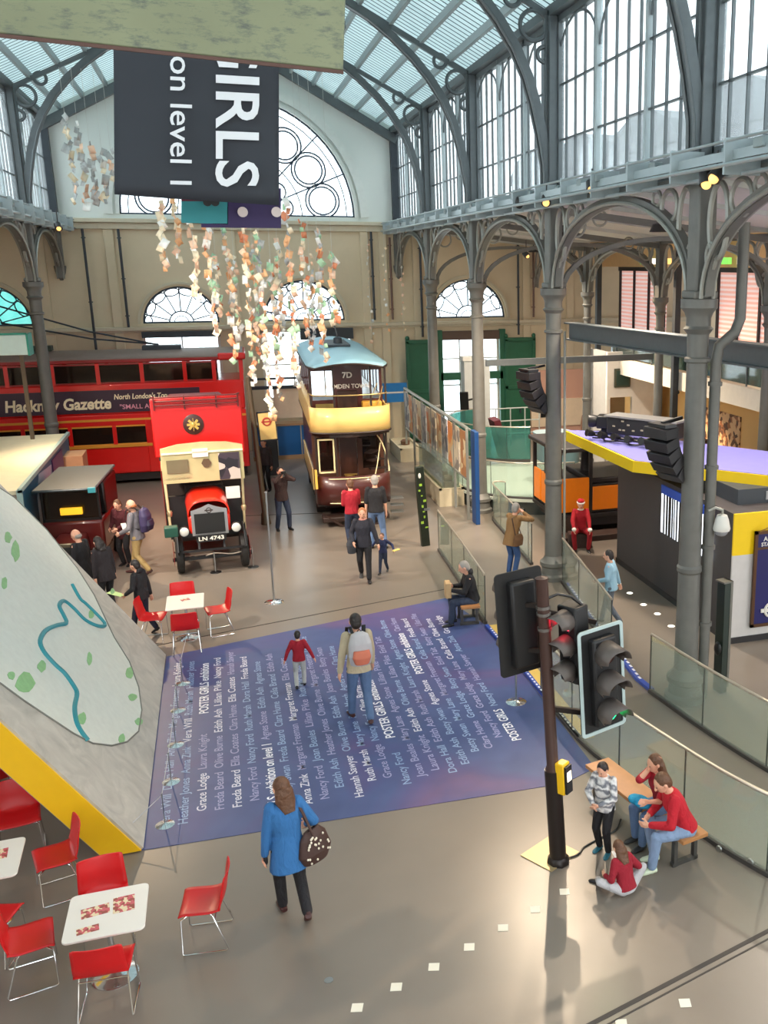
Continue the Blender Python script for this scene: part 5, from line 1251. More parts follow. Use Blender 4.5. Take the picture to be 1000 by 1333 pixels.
MB().b2(-.75,.12,-.08,Wd+.04,3.96,4.18).build('roof_end', red, tb, bevel=.05)
text('lettering', 'Hackney Gazette', M('letter_cream', (246,226,190), .5), (-7.15,-.05,2.52), X1, Z1, 3.05, .36, tb, .01, bold=.03, shear=.12)
text('lettering', 'North London\'s Top', MATS['letter_cream'], (-4.0,-.05,2.80), X1, Z1, 1.6, .17, tb, .01, bold=.02, shear=.2)
text('lettering', '"SMALL AD"', M('letter_pink', (226,150,170), .5), (-3.85,-.05,2.48), X1, Z1, 1.1, .15, tb, .01, bold=.01)
for x in (-7.8,-1.8):
    MB().lathe([(.42,0),(.42,.2),(.3,.22)], (x,.12,.42), 22, (0,-1,0)).build('wheel', rubber, tb)
bp = bpy.data.objects.new('trolley_gear', None); C.objects.link(bp); bp.parent = tb; bp.location = (-2.6,1.1,4.3)
MB().b2(-.5,.7,-.25,.25,-.05,.1).build('base_plate', iron_dark, bp, bevel=.02)
MB().tube([(0,-.1,.12),(-2.0,-.3,.6),(-4.6,-.6,1.5)], .03, 6).tube([(0,.1,.12),(-2.0,0,.35),(-4.6,.1,.9)], .03, 6).build('boom', iron_dark, bp)
MB().b2(-5.2,-3.2,-.2,.2,.0,.16).build('catwalk', M('catwalk_green', (40,52,42), .6), bp, smooth=0)

bred = M('bonnet_red', (236,44,22), .3, 0, .06, 3, coat=.4)
# --- old red and cream motor bus facing the viewer
ob = thing('old_motor_bus', 'old open red motor bus facing us, with cream canopy front and red bonnet', 'bus', (-.52,22.95,0), R(3)); ob.scale = (.92,1,.97)
cr_ = M('canopy_cream', (184,174,128), .5, 0, .15, 3)
MB().b2(-.5,.5,0,1.45,.98,1.42).build('bonnet_lower', bred, ob, bevel=.05)
def bonfn(u, v): return (-.52*math.copysign(abs(math.cos(PI*u))**.6, math.cos(PI*u))*(1-.05*(1-v)), 1.5*v, 1.42+.34*math.sin(PI*u)*(1+.1*v))
MB().grid(bonfn, 20, 6).build('bonnet', bred, ob, solid=.02)
MB().prism([(-.43,.95),(.43,.95),(.43,1.56),(.2,1.62),(0,1.7),(-.2,1.62),(-.43,1.56)], (0,-.03,0), X1, Z1, .03).build('radiator_shell', M('aluminium', (190,190,188), .3, .8), ob)
MB().b2(-.36,.36,-.08,-.03,1.0,1.48).build('radiator_core', M('radiator_black', (24,24,24), .6), ob, smooth=0)
MB().ring((0,-.06,1.55),.06,.06,.012,X1,Z1,16,5).b2(-.1,.1,-.07,-.05,1.535,1.565).build('radiator_badge', M('badge_dark', (60,50,44), .4), ob)
MB().b2(-.36,.36,-.2,-.17,.82,.97).build('number_plate', bb, ob, smooth=0)
text('lettering', 'LN 4743', M('letter_white', (240,236,220), .5), (0,-.205,.855), X1, Z1, .6, .095, ob, .004, bold=.02, align='CENTER')
MB().b2(-.95,.95,.0,.08,.34,.42).bar((-.75,-.2,.62),(.75,-.2,.62),.05,.05).bar((-.3,-.1,.6),(-.3,.1,1.0),.05,.05).bar((.3,-.1,.6),(.3,.1,1.0),.05,.05).build('front_axle', bb, ob, smooth=0)
for s in (-1, 1):
    MB().lathe([(.1,-.09),(.44,-.08),(.46,-.03),(.46,.06),(.44,.09),(.1,.12)], (s*.78,.25,.46), 26, (1,0,0)).build('wheel', rubber, ob)
    MB().lathe([(.1,.13),(.32,.13),(.3,.14)], (s*.78,.25,.46), 20, (s,0,0)).build('hub', dred, ob)
    MB().sweep([(s*.8,-.3,.62),(s*.8,-.15,.9),(s*.8,.25,1.0),(s*.8,.7,.85),(s*.8,1.2,.42),(s*.8,1.9,.4)], .26, .03, X1).build('mudguard', bb, ob)
    h_ = MB().lathe([(.06,.12),(.12,.06),(.13,-.04),(.12,-.05)], (s*.62,-.05,1.08), 16, (0,1,0)).build('headlamp', M('lamp_body_black', (30,30,30), .3), ob)
    MB().ell((s*.62,-.1,1.08), .11,.03,.11).build('lamp_glass', M('lamp_glass_pale', (214,214,206), .15), h_)
    MB().lathe([(.05,0),(.07,.1),(.05,.14)], (s*.92,1.05,1.2)).build('side_lamp', M('lamp_brass', (200,180,140), .3, .6), ob)
MB().b2(-1.08,-.76,-.2,.05,1.0,1.24).build('green_box', M('box_green', (24,74,60), .5), ob, bevel=.02)
MB().b2(-.95,.95,1.45,1.55,.5,1.6).build('dash', bb, ob, smooth=0)
MB().b2(-.9,.9,1.5,2.6,.4,.7).b2(-.5,.5,2.2,2.5,.7,1.7).b2(-1.04,1.04,2.6,2.69,.5,2.42).build('driver_seat', dark_in, ob, bevel=.04)
MB().ring((.35,1.75,1.55),.2,.2,.015,X1,Vector((0,.5,.86)),18,6).build('steering_wheel', black, ob)
for s in (-1, 1): MB().bar((s*.93,1.5,.6),(s*.97,1.3,2.4),.06,.06).build('canopy_post', creamp, ob, smooth=0)
MB().b2(-1.02,1.02,1.05,2.7,2.35,2.42).build('canopy', cr_, ob, smooth=0)
m = MB().prism([(-1.0,2.04),(1.0,2.04),(1.0,2.9),(.6,2.99),(0,3.02),(-.6,2.99),(-1.0,2.9)], (0,1.0,0), X1, Z1, .06); m.build('canopy_front', cr_, ob)
MB().b2(-.24,.14,.9,.94,2.66,2.86).build('route_board', white, ob, smooth=0)
MB().b2(-.88,-.36,.9,.94,2.3,2.62).build('advert_board', M('advert_olive', (110,100,74), .5), ob, smooth=0)
MB().b2(.38,.9,.9,.94,2.06,2.72).build('poster_board', printmat('poster_dark', (30,28,36), (60,50,60), (190,180,170), 5), ob, smooth=0)
MB().b2(-.96,-.3,.94,.98,2.12,2.18).b2(-.98,1.0,.9,.95,2.76,2.8).build('cream_strip', M('strip_cream', (246,236,196), .4), ob, smooth=0)
MB().lathe([(.12,0),(.12,.03)], (.08,.93,2.5), 6, (0,-1,0)).build('shield', M('shield_brown', (90,70,50), .5), ob)
MB().b2(-1.05,1.05,2.7,6.6,.5,2.4).build('lower_body', red, ob, bevel=.05)
MB().b2(-1.05,1.05,2.0,6.8,2.42,2.5).build('upper_floor', dark_in, ob, smooth=0)
MB().b2(-1.14,1.14,2.0,2.1,2.5,3.98).b2(-1.1,-1.04,2.1,6.8,2.5,3.4).b2(1.04,1.1,2.1,6.8,2.5,3.4).each('upper_deck_panel', dred if False else M('deck_red', (190,18,18), .35, 0, .08, 2), ob, bevel=.03)
MB().lathe([(.26,0),(.26,.02),(.22,.035)], (-.12,1.99,3.3), 26, (0,-1,0)).build('roundel', M('roundel_dark', (60,30,26), .4), ob)
m = MB()
for k in range(8):
    a = k*PI/4; m.bar((-.12,1.94,3.3),(-.12+.16*math.cos(a),1.94,3.3+.16*math.sin(a)),.012,.06)
m.ell((-.12,1.94,3.3),.06,.02,.06).build('gold_star', M('gold', (214,180,96), .3, .7), ob)
m = MB()
for z in (3.82,3.92,4.02): m.tube([(-1.1,2.1,z),(-1.0,1.9,z),(1.0,1.9,z),(1.1,2.1,z)], .02)
for x in (-1.05,-.3,.5,1.05): m.tube([(x,1.95,3.7),(x,1.95,4.05)], .02)
m.build('hand_rails', M('rail_dark_red', (96,34,34), .4), ob)
MB().b2(-.7,.9,3.0,6.4,2.5,3.55).build('upper_seats', M('seat_maroon', (90,24,28), .6), ob, bevel=.1)
MB().b2(.5,.85,.96,1.0,1.55,1.85).build('notice', white, ob, smooth=0)
for s in (-1,1): MB().lathe([(.5,-.1),(.5,.1)], (s*.92,5.4,.5), 24, (1,0,0)).build('wheel', rubber, ob)

# --- electric tram
tr = thing('electric_tram', 'tall brown and cream double-deck tram with pale blue roof facing us', 'tram', (3.22,25.9,0), R(-2))
tbn = M('tram_brown', (70,26,22), .35, 0, .15, 3, coat=.3); tcm = M('tram_cream', (232,198,120), .4, 0, .06, coat=.3); tdk = M('tram_dark', (44,28,22), .5)
def dashfn(z0, z1, r_=.55, w_=1.0, y0=.0):
    def fn(u, v):
        a = (u-.5)*PI; x = math.sin(a)*w_; y = y0+.62-.62*math.cos(a)**.6 if math.cos(a) > 0 else y0+.62
        return (x, y, z0+(z1-z0)*v)
    return fn
MB().grid(dashfn(.62,1.42), 24, 2).build('dash_panel', tbn, tr, solid=.04)
for z in (.68,1.36): MB().tube([(dashfn(z,z)(i/20,0)[0]*.93,dashfn(z,z)(i/20,0)[1]-.03,z) for i in range(3,18)], .016, 6).build('dash_lining', creamp, tr)
MB().b2(-1.0,1.0,.55,7.6,.5,.62).build('lower_floor', tdk, tr, smooth=0)
m = MB().grid(dashfn(2.62,3.3,w_=1.06,y0=-.08), 24, 2); m.build('upper_dash', tcm, tr, solid=.05)
MB().tube([(dashfn(0,0,w_=1.08,y0=-.1)(i/20,0)[0],dashfn(0,0,w_=1.08,y0=-.1)(i/20,0)[1],2.62) for i in range(21)], .03, 6).build('dash_bead', tdk, tr)
MB().prism([(-1.05,.5),(-.6,.05),(0,-.08),(.6,.05),(1.05,.5),(1.05,7.8),(-1.05,7.8)], (0,0,2.5), X1, Y1, .1).build('upper_floor', tdk, tr, smooth=0)
# lower saloon bulkhead with door and windows
MB().b2(-1.0,-.92,1.6,6.6,.62,2.5).b2(.92,1.0,1.6,6.6,.62,2.5).each('side_wall', tbn, tr, smooth=0)
MB().b2(-1.03,-.99,1.6,6.6,.75,1.35).b2(-1.06,-1.0,.6,7.4,2.62,3.25).b2(1.0,1.06,.6,7.4,2.62,3.25).each('side_panel', tcm, tr, smooth=0)
plate('bulkhead', rect(-1.0,1.0,.62,2.5), [rect(-.9,-.35,1.3,2.25), rect(-.25,.25,.75,2.35), rect(.4,.9,1.3,2.25)], .06, (0,1.6,0), X1, Z1, M('bulkhead_wood', (80,44,26), .5), tr)
MB().b2(-.24,.24,1.58,1.62,.7,2.34).build('door', M('door_wood', (70,36,20), .4), tr, smooth=0)
m = MB(); m.b2(-.9,-.35,1.59,1.61,1.3,2.25).b2(.4,.9,1.59,1.61,1.3,2.25); m.each('pane', gd, tr, smooth=0)
w = MB().bar((-.95,.5,1.42),(-.95,.5,2.5),.05,.05).bar((.95,.5,1.42),(.95,.5,2.5),.05,.05).bar((-.45,.05,1.42),(-.45,.05,2.5),.04,.04); w.each('platform_post', tdk, tr, smooth=0)
m = MB().b2(-.92,-.48,.2,.24,1.5,1.54).b2(-.92,-.48,.2,.24,2.4,2.44).b2(-.92,-.88,.2,.24,1.5,2.44).b2(-.52,-.48,.2,.24,1.5,2.44); m.build('windscreen_frame', creamp, tr, smooth=0)
# curved stair
st_ = MB()
for k in range(8):
    a = R(-60+k*24); st_.box((.45+.32*math.cos(a),.9+.32*math.sin(a),.75+k*.22), (.5,.22,.03), rz=a)
st_.each('stair_tread', tdk, tr, smooth=0)
MB().tube(smooth_pts([Vector((.9,.25,1.0)),Vector((1.0,.5,1.5)),Vector((.9,1.0,2.1)),Vector((.6,1.3,2.6))]), .02).tube(smooth_pts([Vector((.5,.2,1.1)),Vector((.65,.3,1.6)),Vector((.8,.6,2.2))]), .015).build('stair_rail', creamp, tr)
MB().lathe([(.14,0),(.16,.25),(.12,.5)], (-.1,.35,.9), 12).bar((-.25,.3,1.42),(.1,.25,1.42),.03,.03).build('controller', M('brass_controller', (150,120,60), .35, .6), tr)
# upper saloon end
plate('upper_bulkhead', rect(-1.0,1.0,2.6,4.35), [rect(-.92,-.35,3.35,4.15), rect(.45,.92,3.35,4.15)], .06, (0,1.3,0), X1, Z1, tbn, tr)
MB().b2(-.26,.3,1.22,1.27,2.65,3.6).build('upper_door', M('door_dark', (56,30,18), .5), tr, bevel=.06)
MB().b2(-.85,-.35,1.2,1.26,2.85,3.25).build('seat_back', M('seat_olive', (120,104,50), .6), tr, bevel=.02); MB().b2(.4,.95,1.0,1.26,2.75,3.3).build('seat_yellow', M('seat_yellow', (214,160,60), .6), tr, bevel=.04)
text('lettering', '7D', M('letter_pale', (240,230,214), .5), (.05,1.25,3.95), X1, Z1, None, .16, tr, .01, bold=.03, align='CENTER')
text('lettering', 'CAMDEN TOWN', MATS['letter_pale'], (.05,1.25,3.66), X1, Z1, 1.2, .12, tr, .01, bold=.02, align='CENTER')
m = MB()
for x in (-1.0,-.42,.55,1.0): m.bar((x,.55 if abs(x)>.9 else .12,3.3),(x,.55 if abs(x)>.9 else .12,4.4),.05,.05)
m.each('balcony_post', tdk, tr, smooth=0)
MB().tube([(dashfn(0,0,w_=1.02,y0=-.02)(i/20,0)[0],dashfn(0,0,w_=1.02,y0=-.02)(i/20,0)[1],3.62) for i in range(21)], .018, 6).tube([(.5,.3,3.3),(.75,.25,3.9)], .012).tube([(.75,.3,3.3),(.9,.3,3.8)], .012).build('hand_rail', M('rail_brass', (200,170,110), .3, .6), tr)
MB().b2(-1.0,-.94,1.4,6.8,3.25,3.45).b2(.94,1.0,1.4,6.8,3.25,3.45).each('upper_side', tcm, tr, smooth=0)
m = MB()
for k in range(8):
    for x in (-.97,.97): m.b2(x-.03,x+.03,1.4+k*.77,1.48+k*.77,3.4,4.4)
m.each('window_post', tbn, tr, smooth=0)
MB().b2(-.96,-.955,1.4,6.8,3.45,4.35).b2(.955,.96,1.4,6.8,3.45,4.35).each('side_glass', gd, tr, smooth=0)
def trf(u, v):
    x = (u-.5)*2; e = min(1, v*7, (1-v)*7); y = -.12+v*8.1
    wv_ = 1.08*(.82+.18*math.sin(min(1, min(v,1-v)*9)*PI/2))
    return (x*wv_, y, 4.38+.30*(1-x*x)*(.35+.65*math.sin(e*PI/2)))
MB().grid(trf, 16, 26).build('roof', M('tram_roof_blue', (150,192,208), .5, 0, .05), tr, solid=.04)
MB().tube([Vector(trf(0,i/20))-Z1*.03 for i in range(21)], .03, 6).tube([Vector(trf(i/12,0))-Z1*.03 for i in range(13)], .03, 6).tube([Vector(trf(1,i/20))-Z1*.03 for i in range(21)], .03, 6).build('roof_bead', tdk, tr)
MB().b2(-.4,.3,2.5,4.6,4.7,4.76).lathe([(.14,4.7),(.12,4.9),(.05,4.95)], (0,3.2,0)).build('trolley_base', M('trolley_base_dark', (40,50,60), .5), tr, bevel=.01)
MB().tube([(0,3.2,4.95),(0,6.5,5.9)], .02).build('trolley_pole', tdk, tr)
MB().b2(-.9,.9,.0,.45,.16,.3).b2(-.75,.75,1.5,6.0,.2,.5).build('truck', tdk, tr, bevel=.02)
for y in (1.6,5.6): MB().lathe([(.38,-.95),(.38,.95)], (0,y+.4,.38), 20, (1,0,0)).build('wheels', M('wheel_dark2', (36,30,28), .5), tr)
for k in range(3): MB().b2(1.0,1.35,.35,.6,.22+k*.2,.25+k*.2).build('step', steel, tr, smooth=0)
MB().bar((-.85,.1,.35),(-.4,-.2,.1),.05,.05).bar((-.4,-.2,.1),(.6,-.2,.1),.03,.05).build('lifeguard', tdk, tr, smooth=0)
MB().b2(-1.04,-.98,.1,.3,1.1,1.6).build('yellow_notice', M('notice_yellow', (226,180,80), .5), tr, smooth=0)

# --- old taxi cab at the left
tx = thing('vintage_taxi', 'black and maroon vintage taxi cab with a flat grey roof beside the booth', 'taxi', (-3.6,22.75,0), R(-4)); tx.scale = (.84,.95,1)
mar = M('taxi_maroon', (92,22,20), .3, 0, .12, coat=.3)
MB().b2(-.38,.38,0,1.2,.55,.98).build('bonnet', mar, tx, bevel=.08)
MB().b2(-.36,.36,-.06,.0,.45,1.04).build('radiator', M('radiator_brass', (120,110,90), .3, .6), tx, bevel=.03)
MB().b2(-.3,.3,-.08,-.05,.5,.95).build('radiator_core', M('radiator_black', (24,24,24), .6), tx, smooth=0)
MB().b2(-.3,.3,-.14,-.1,.62,.78).build('number_plate', bb, tx, smooth=0)
text('lettering', 'CUL 308', M('letter_white', (240,236,220), .5), (0,-.145,.66), X1, Z1, .54, .09, tx, .004, bold=.02, align='CENTER')
MB().b2(-.78,.78,1.2,3.6,.5,1.25).build('body', mar, tx, bevel=.08)
MB().b2(-.76,.76,1.9,3.6,1.2,2.0).build('rear_cabin', M('taxi_black', (30,26,26), .35), tx, bevel=.06)
MB().b2(-.74,.74,1.25,1.29,1.2,1.3).b2(-.74,-.68,1.25,1.29,1.25,2.05).b2(.68,.74,1.25,1.29,1.25,2.05).build('windscreen_frame', M('taxi_black', (30,26,26)), tx, smooth=0)
MB().b2(-.68,.68,1.26,1.28,1.3,2.0).build('windscreen', gd, tx, smooth=0)
MB().b2(-.78,.78,.7,3.6,2.05,2.11).build('roof', M('taxi_roof_grey', (56,66,70), .4, 0, .15), tx, bevel=.03)
MB().b2(.6,.8,.66,.76,2.0,2.12).build('roof_corner', M('roof_teal', (60,140,150), .3), tx, bevel=.01)
MB().b2(-.25,.3,1.1,1.2,1.42,1.58).build('taxi_sign', M('taxi_sign_amber', (240,180,40), .4, emit=.8), tx, bevel=.01)
for s in (-1, 1):
    for y in (.25,2.9):
        MB().lathe([(.34,-.06),(.36,0),(.34,.06),(.12,.08)], (s*.72,y,.36), 22, (s,0,0)).build('wheel', rubber, tx)
    MB().sweep([(s*.72,-.15,.5),(s*.72,.1,.76),(s*.72,.45,.72),(s*.72,1.0,.35),(s*.72,2.3,.34),(s*.72,2.6,.72),(s*.72,3.1,.76),(s*.72,3.4,.5)], .22, .03, X1).build('mudguard', M('taxi_black', (30,26,26)), tx)
    MB().lathe([(.06,.12),(.1,.05),(.11,-.03)], (s*.45,-.02,.78), 14, (0,1,0)).build('headlamp', M('lamp_brass', (200,180,140), .3, .6), tx)
# ================================================================ people
def ik(a, c, l1, l2, pole):
    a = Vector(a); c = Vector(c); d = c-a; L = min(d.length, (l1+l2)*.999)
    if d.length > L: c = a+d.normalized()*L; d = c-a
    x = (L*L+l1*l1-l2*l2)/(2*L); h = math.sqrt(max(l1*l1-x*x, 0)); t = d.normalized()
    p = Vector(pole); p = p-t*p.dot(t); p = p.normalized() if p.length > 1e-4 else Vector((0,0,1))
    return a+t*x+p*h, c
skin_m = M('skin_light', (224,168,140), .5, 0, .04); 
def person(label, loc, heading, H, top, bottom, shoe, hair, hz=.525, lean=3, side=0, twist=0, feet=None, hands=None, knees=None, elbows=None,
           headp=8, heady=0, hairlen=0, bald=False, coat=.02, flare=1., sleeve=1., collar=None, hood=False, fine=False, roll=0, z=0., skin=None, fem=False, skirt_mat=None, hip_y=0., hatm=None):
    sk = skin or skin_m
    t = thing('person', label, 'person', (loc[0],loc[1],z), R(heading))
    S = lambda v: Vector(v)*H
    vs = .0065 if fine else .0095
    pel = Vector((0,hip_y,hz)); e = Euler((R(-lean), R(side), 0)); mt = e.to_matrix(); up = mt @ Z1
    tw = Matrix.Rotation(R(twist), 3, 'Z'); rt = mt @ (tw @ X1); rt0 = mt @ X1
    wst = pel+up*.10; chest = pel+up*.21+ (mt @ Y1)*.005; neck = pel+up*.305; 
    hd = Euler((R(-lean*.4-headp), R(side), R(heady+twist)), 'XYZ').to_matrix()
    hc = neck+up*.035+(hd @ Z1)*.062+(hd @ Y1)*.012
    shw = .096 if fem else .104
    sh = {s: neck-up*.02+rt*(s*shw) for s in (-1,1)}; hp = {s: pel+rt0*(s*.05)-up*.01 for s in (-1,1)}
    feet = feet or {-1:(-.052,0,0,0,6), 1:(.052,0,0,0,-6)}
    hands = hands or {-1:(-.135,.03,.44), 1:(.135,.03,.44)}
    kn, an, el, wr, ft = {}, {}, {}, {}, {}
    for s in (-1,1):
        f = feet[s]; a = Vector((f[0],f[1],f[2]+.042)); pole = (knees or {}).get(s, (s*.12,1,0))
        kn[s], an[s] = ik(hp[s], a, .245, .245, pole)
        ft[s] = (f[3] if len(f) > 3 else 0, f[4] if len(f) > 4 else 0)   # pitch, yaw
        pole = (elbows or {}).get(s, (s*.5,-1,-.3)); el[s], wr[s] = ik(sh[s], hands[s], .168, .15, pole)
    # ---- body
    b = MB()
    b.loft([(S(pel-up*.035),.078*H,.055*H,rt0),(S(pel+up*.02),.088*H,.062*H,rt0),(S(wst),.07*H,.052*H,rt0),(S(chest),.088*H,.06*H,rt),(S(neck-up*.03),.085*H,.045*H,rt),(S(neck),.04*H,.035*H,rt)])
    b.cap(S(neck-up*.01), S(neck+(hc-neck)*.6), .034*H, .030*H)
    hr = hd.to_euler()
    b.ell(S(hc), .047*H, .057*H, .066*H, 18, 12, hr)
    b.ell(S(hc+hd @ Vector((0,.022,-.034))), .034*H, .034*H, .034*H, 14, 9, hr)
    b.cap(S(hc+hd @ Vector((0,.055,.008))), S(hc+hd @ Vector((0,.066,-.014))), .0065*H, .010*H)
    for s in (-1,1): b.ell(S(hc+hd @ Vector((s*.048,-.002,-.004))), .008*H, .014*H, .02*H, 8, 6, hr)
    for s in (-1,1):
        b.cap(S(sh[s]), S(el[s]), .030*H, .024*H).cap(S(el[s]), S(wr[s]), .024*H, .0155*H)
        b.cap(S(hp[s]), S(kn[s]), .050*H, .034*H).cap(S(kn[s]), S(an[s]), .033*H, .021*H)
        # hand: palm, four unequal bent fingers, thumb from the side of the palm
        d = (wr[s]-el[s]).normalized(); inn = Vector((-s,0,0)); inn = (inn-d*inn.dot(d)).normalized(); acr = d.cross(inn).normalized()*s
        if acr.y < 0 and abs(acr.y) > .3: acr = -acr
        w0 = wr[s]; pc = w0+d*.03
        b.cap(S(w0), S(w0+d*.05+acr*.008), .0155*H, .014*H).cap(S(w0+d*.012-acr*.006), S(w0+d*.048-acr*.012), .014*H, .0125*H)
        for k, (o_, L_) in enumerate(((-.0195,.030),(-.0065,.036),(.0065,.040),(.0195,.036))):
            q = w0+d*.055+acr*o_; q1 = q+d*L_*.5+inn*.003; q2 = q1+(d*.8+inn*.6)*L_*.5
            b.cap(S(q-d*.012), S(q1), .0062*H, .0056*H, 8).cap(S(q1), S(q2), .0056*H, .0048*H, 8)
        q = w0+d*.02+acr*.014; q1 = q+(d*.55+acr*.7+inn*.25).normalized()*.028; q2 = q1+(d*.9+acr*.2+inn*.3).normalized()*.022
        b.cap(S(q), S(q1), .0085*H, .0068*H, 8).cap(S(q1), S(q2), .0068*H, .0055*H, 8)
    voxel(b, 'body', sk, t, vs*.95 if fine else .0085, 2, .4)
    # ---- face details
    m = MB()
    for s in (-1,1): m.ell(S(hc+hd @ Vector((s*.02,.0535,.010))), .0062*H, .004*H, .0042*H, 8, 6, hr)
    m.build('eyes', M('eye_dark', (40,30,28), .3), t)
    MB().ell(S(hc+hd @ Vector((0,.0565,-.034))), .014*H, .005*H, .004*H, 8, 6, hr).build('mouth', M('lip', (176,96,88), .5), t)
    # ---- trousers
    b = MB()
    b.loft([(S(pel-up*.045),.085*H,.066*H,rt0),(S(pel),.094*H,.07*H,rt0),(S(pel+up*.05),.084*H,.064*H,rt0)])
    for s in (-1,1): 
        b.cap(S(hp[s]), S(kn[s]), .058*H, .042*H).cap(S(kn[s]), S(an[s].lerp(kn[s],.06)), .041*H, .034*H)
    voxel(b, 'trousers', bottom, t, vs*1.3, 5, .5)
    # ---- shoes
    for s in (-1,1):
        pitch, yaw = ft[s]; m3 = Euler((R(pitch),0,R(yaw))).to_matrix(); a = an[s]-Z1*.022
        b = MB(); q = [(-.035,.0),(-.01,.004),(.04,-.004),(.08,-.01),(.10,-.013)]; rr_ = [(.018,.016),(.024,.020),(.026,.017),(.025,.012),(.012,.006)]
        b.loft([(S(a+m3 @ Vector((0,y,zz))), r1*H, r2*H, m3 @ X1) for (y,zz),(r1,r2) in zip(q,rr_)], 14)
        b.cap(S(a), S(an[s]+Z1*.01), .024*H, .025*H)
        b.build('shoe', shoe, t)
    # ---- top / coat
    b = MB(); hem = pel-up*coat if hz > .4 else pel-up*.01
    g_ = .012
    secs = [(S(hem),(.096+g_)*H*flare,(.072+g_)*H*flare,rt0)]
    if coat > .06: secs.append((S(pel-up*coat*.4),(.092+g_)*H*(1+(flare-1)*.5),(.072+g_)*H*(1+(flare-1)*.5),rt0))
    secs += [(S(pel+up*.03),(.088+g_)*H,(.066+g_)*H,rt0),(S(wst),(.078+g_)*H,(.058+g_)*H,rt0),(S(chest),(.094+g_)*H,(.066+g_)*H,rt),(S(neck-up*.04),(.094+g_*.5)*H,(.052+g_)*H,rt),(S(neck+up*.004),.046*H,.043*H,rt)]
    b.loft(secs, 22)
    for s in (-1,1):
        b.cap(S(sh[s]-rt*s*.012), S(el[s]), (.036+g_*.5)*H, (.029+g_*.4)*H)
        if sleeve >= 1: b.cap(S(el[s]), S(wr[s].lerp(el[s],.04)), (.029+g_*.4)*H, (.021+g_*.35)*H)
    if hood: b.ell(S(neck+up*.012-(hd @ Y1)*.035), .06*H, .035*H, .04*H, 12, 8)
    voxel(b, 'top' if coat < .06 else 'coat', top, t, vs*1.25, 5, .5)
    if collar:
        MB().ring(S(neck+up*.008), .042*H, .04*H, .009*H, rt, mt @ Y1, 16, 6).build('collar', collar, t)
    # ---- hair
    if not bald:
        b = MB(); b.ell(S(hc+hd @ Vector((0,-.013,.012))), .0525*H, .058*H, .0635*H, 18, 12, hr)
        b.ell(S(hc+hd @ Vector((0,-.03,-.018))), .047*H, .038*H, .05*H, 14, 9, hr)
        if hairlen:
            q0 = hc+hd @ Vector((0,-.032,.0)); q1 = hc-up*(.07+hairlen*.3)+(hd @ Y1)*-.045; q2 = neck-up*hairlen-(hd @ Y1)*.062
            b.ell(S(hc+hd @ Vector((0,-.03,-.035))), .064*H, .045*H, .06*H, 14, 9, hr)
            for s in (-1,1): b.ell(S(hc+hd @ Vector((s*.03,-.03,-.07))), .036*H, .034*H, .05*H, 12, 8, hr)
            b.loft([(S(q0),.052*H,.04*H,rt),(S(q1),.062*H,.036*H,rt),(S(q2),.036*H,.018*H,rt)])
        voxel(b, 'hair', hair, t, vs*.9, 1, .4)
    else:
        b = MB(); b.ell(S(hc+hd @ Vector((0,-.022,-.02))), .0495*H, .042*H, .034*H, 16, 10, hr); voxel(b, 'hair', hair, t, vs, 2, .4)
    if hatm:
        b = MB(); b.ell(S(hc+hd @ Vector((0,-.008,.045))), .056*H, .062*H, .042*H, 16, 10, hr); b.build('hat', hatm, t)
        MB().ring(S(hc+hd @ Vector((0,-.004,.03))), .054*H, .06*H, .011*H, hd @ X1, hd @ Y1, 18, 7).build('hat_trim', M('hat_trim_white', (236,232,224), .8), t)
    t['_n'] = 0; del t['_n']
    info = dict(t=t, neck=neck*H, chest=chest*H, up=up, rt=rt, wr={s: wr[s]*H for s in wr}, hc=hc*H, sh={s: sh[s]*H for s in sh}, pel=pel*H, el={s: el[s]*H for s in el})
    return info
def foldmat(name, col, v):
    if name in MATS: return MATS[name]
    m = M(name, col, .85, 0, v, 9); nt, b = nodes(m)
    tc = nt.nodes.new('ShaderNodeTexCoord'); mp = nt.nodes.new('ShaderNodeMapping'); mp.inputs['Scale'].default_value = (1,1,.45); mp.inputs['Rotation'].default_value = (.5,.3,0)
    n = nt.nodes.new('ShaderNodeTexNoise'); n.inputs['Scale'].default_value = 11; n.inputs['Detail'].default_value = 3; n.inputs['Distortion'].default_value = 1.2
    nt.links.new(tc.outputs['Object'], mp.inputs[0]); nt.links.new(mp.outputs[0], n.inputs['Vector'])
    bp = nt.nodes.new('ShaderNodeBump'); bp.inputs['Strength'].default_value = .8; bp.inputs['Distance'].default_value = .035
    nt.links.new(n.outputs['Fac'], bp.inputs['Height']); nt.links.new(bp.outputs[0], b.inputs['Normal'])
    return m
def cloth(name, col, v=.14): return foldmat(name, col, v)
def world_of(info, v):
    t = info['t']; return Matrix.Rotation(t.rotation_euler.z, 3, 'Z') @ Vector(v)+Vector(t.location)
WALK = {-1:(-.05,.14,0,4,4), 1:(.05,-.13,.03,-28,-4)}
WALK2 = {-1:(-.05,-.13,.03,-28,4), 1:(.05,.13,0,4,-4)}
jeans = cloth('jeans_blue', (92,116,152)); djeans = cloth('jeans_dark', (44,54,76)); blackc = cloth('cloth_black', (30,29,33)); redc = cloth('cloth_red', (160,22,40))
greyc = cloth('cloth_grey', (128,130,134)); brownh = M('hair_brown', (96,62,40), .5, 0, .45, 30, bump=.8); darkh = M('hair_dark', (38,30,28), .45, 0, .4, 30, bump=.7); greyh = M('hair_grey', (150,144,138), .6, 0, .2, 40); gingh = M('hair_ginger', (170,104,60), .6, 0, .25, 40)
bsh = M('shoe_black', (28,26,28), .5); brsh = M('shoe_brown', (70,36,34), .5)

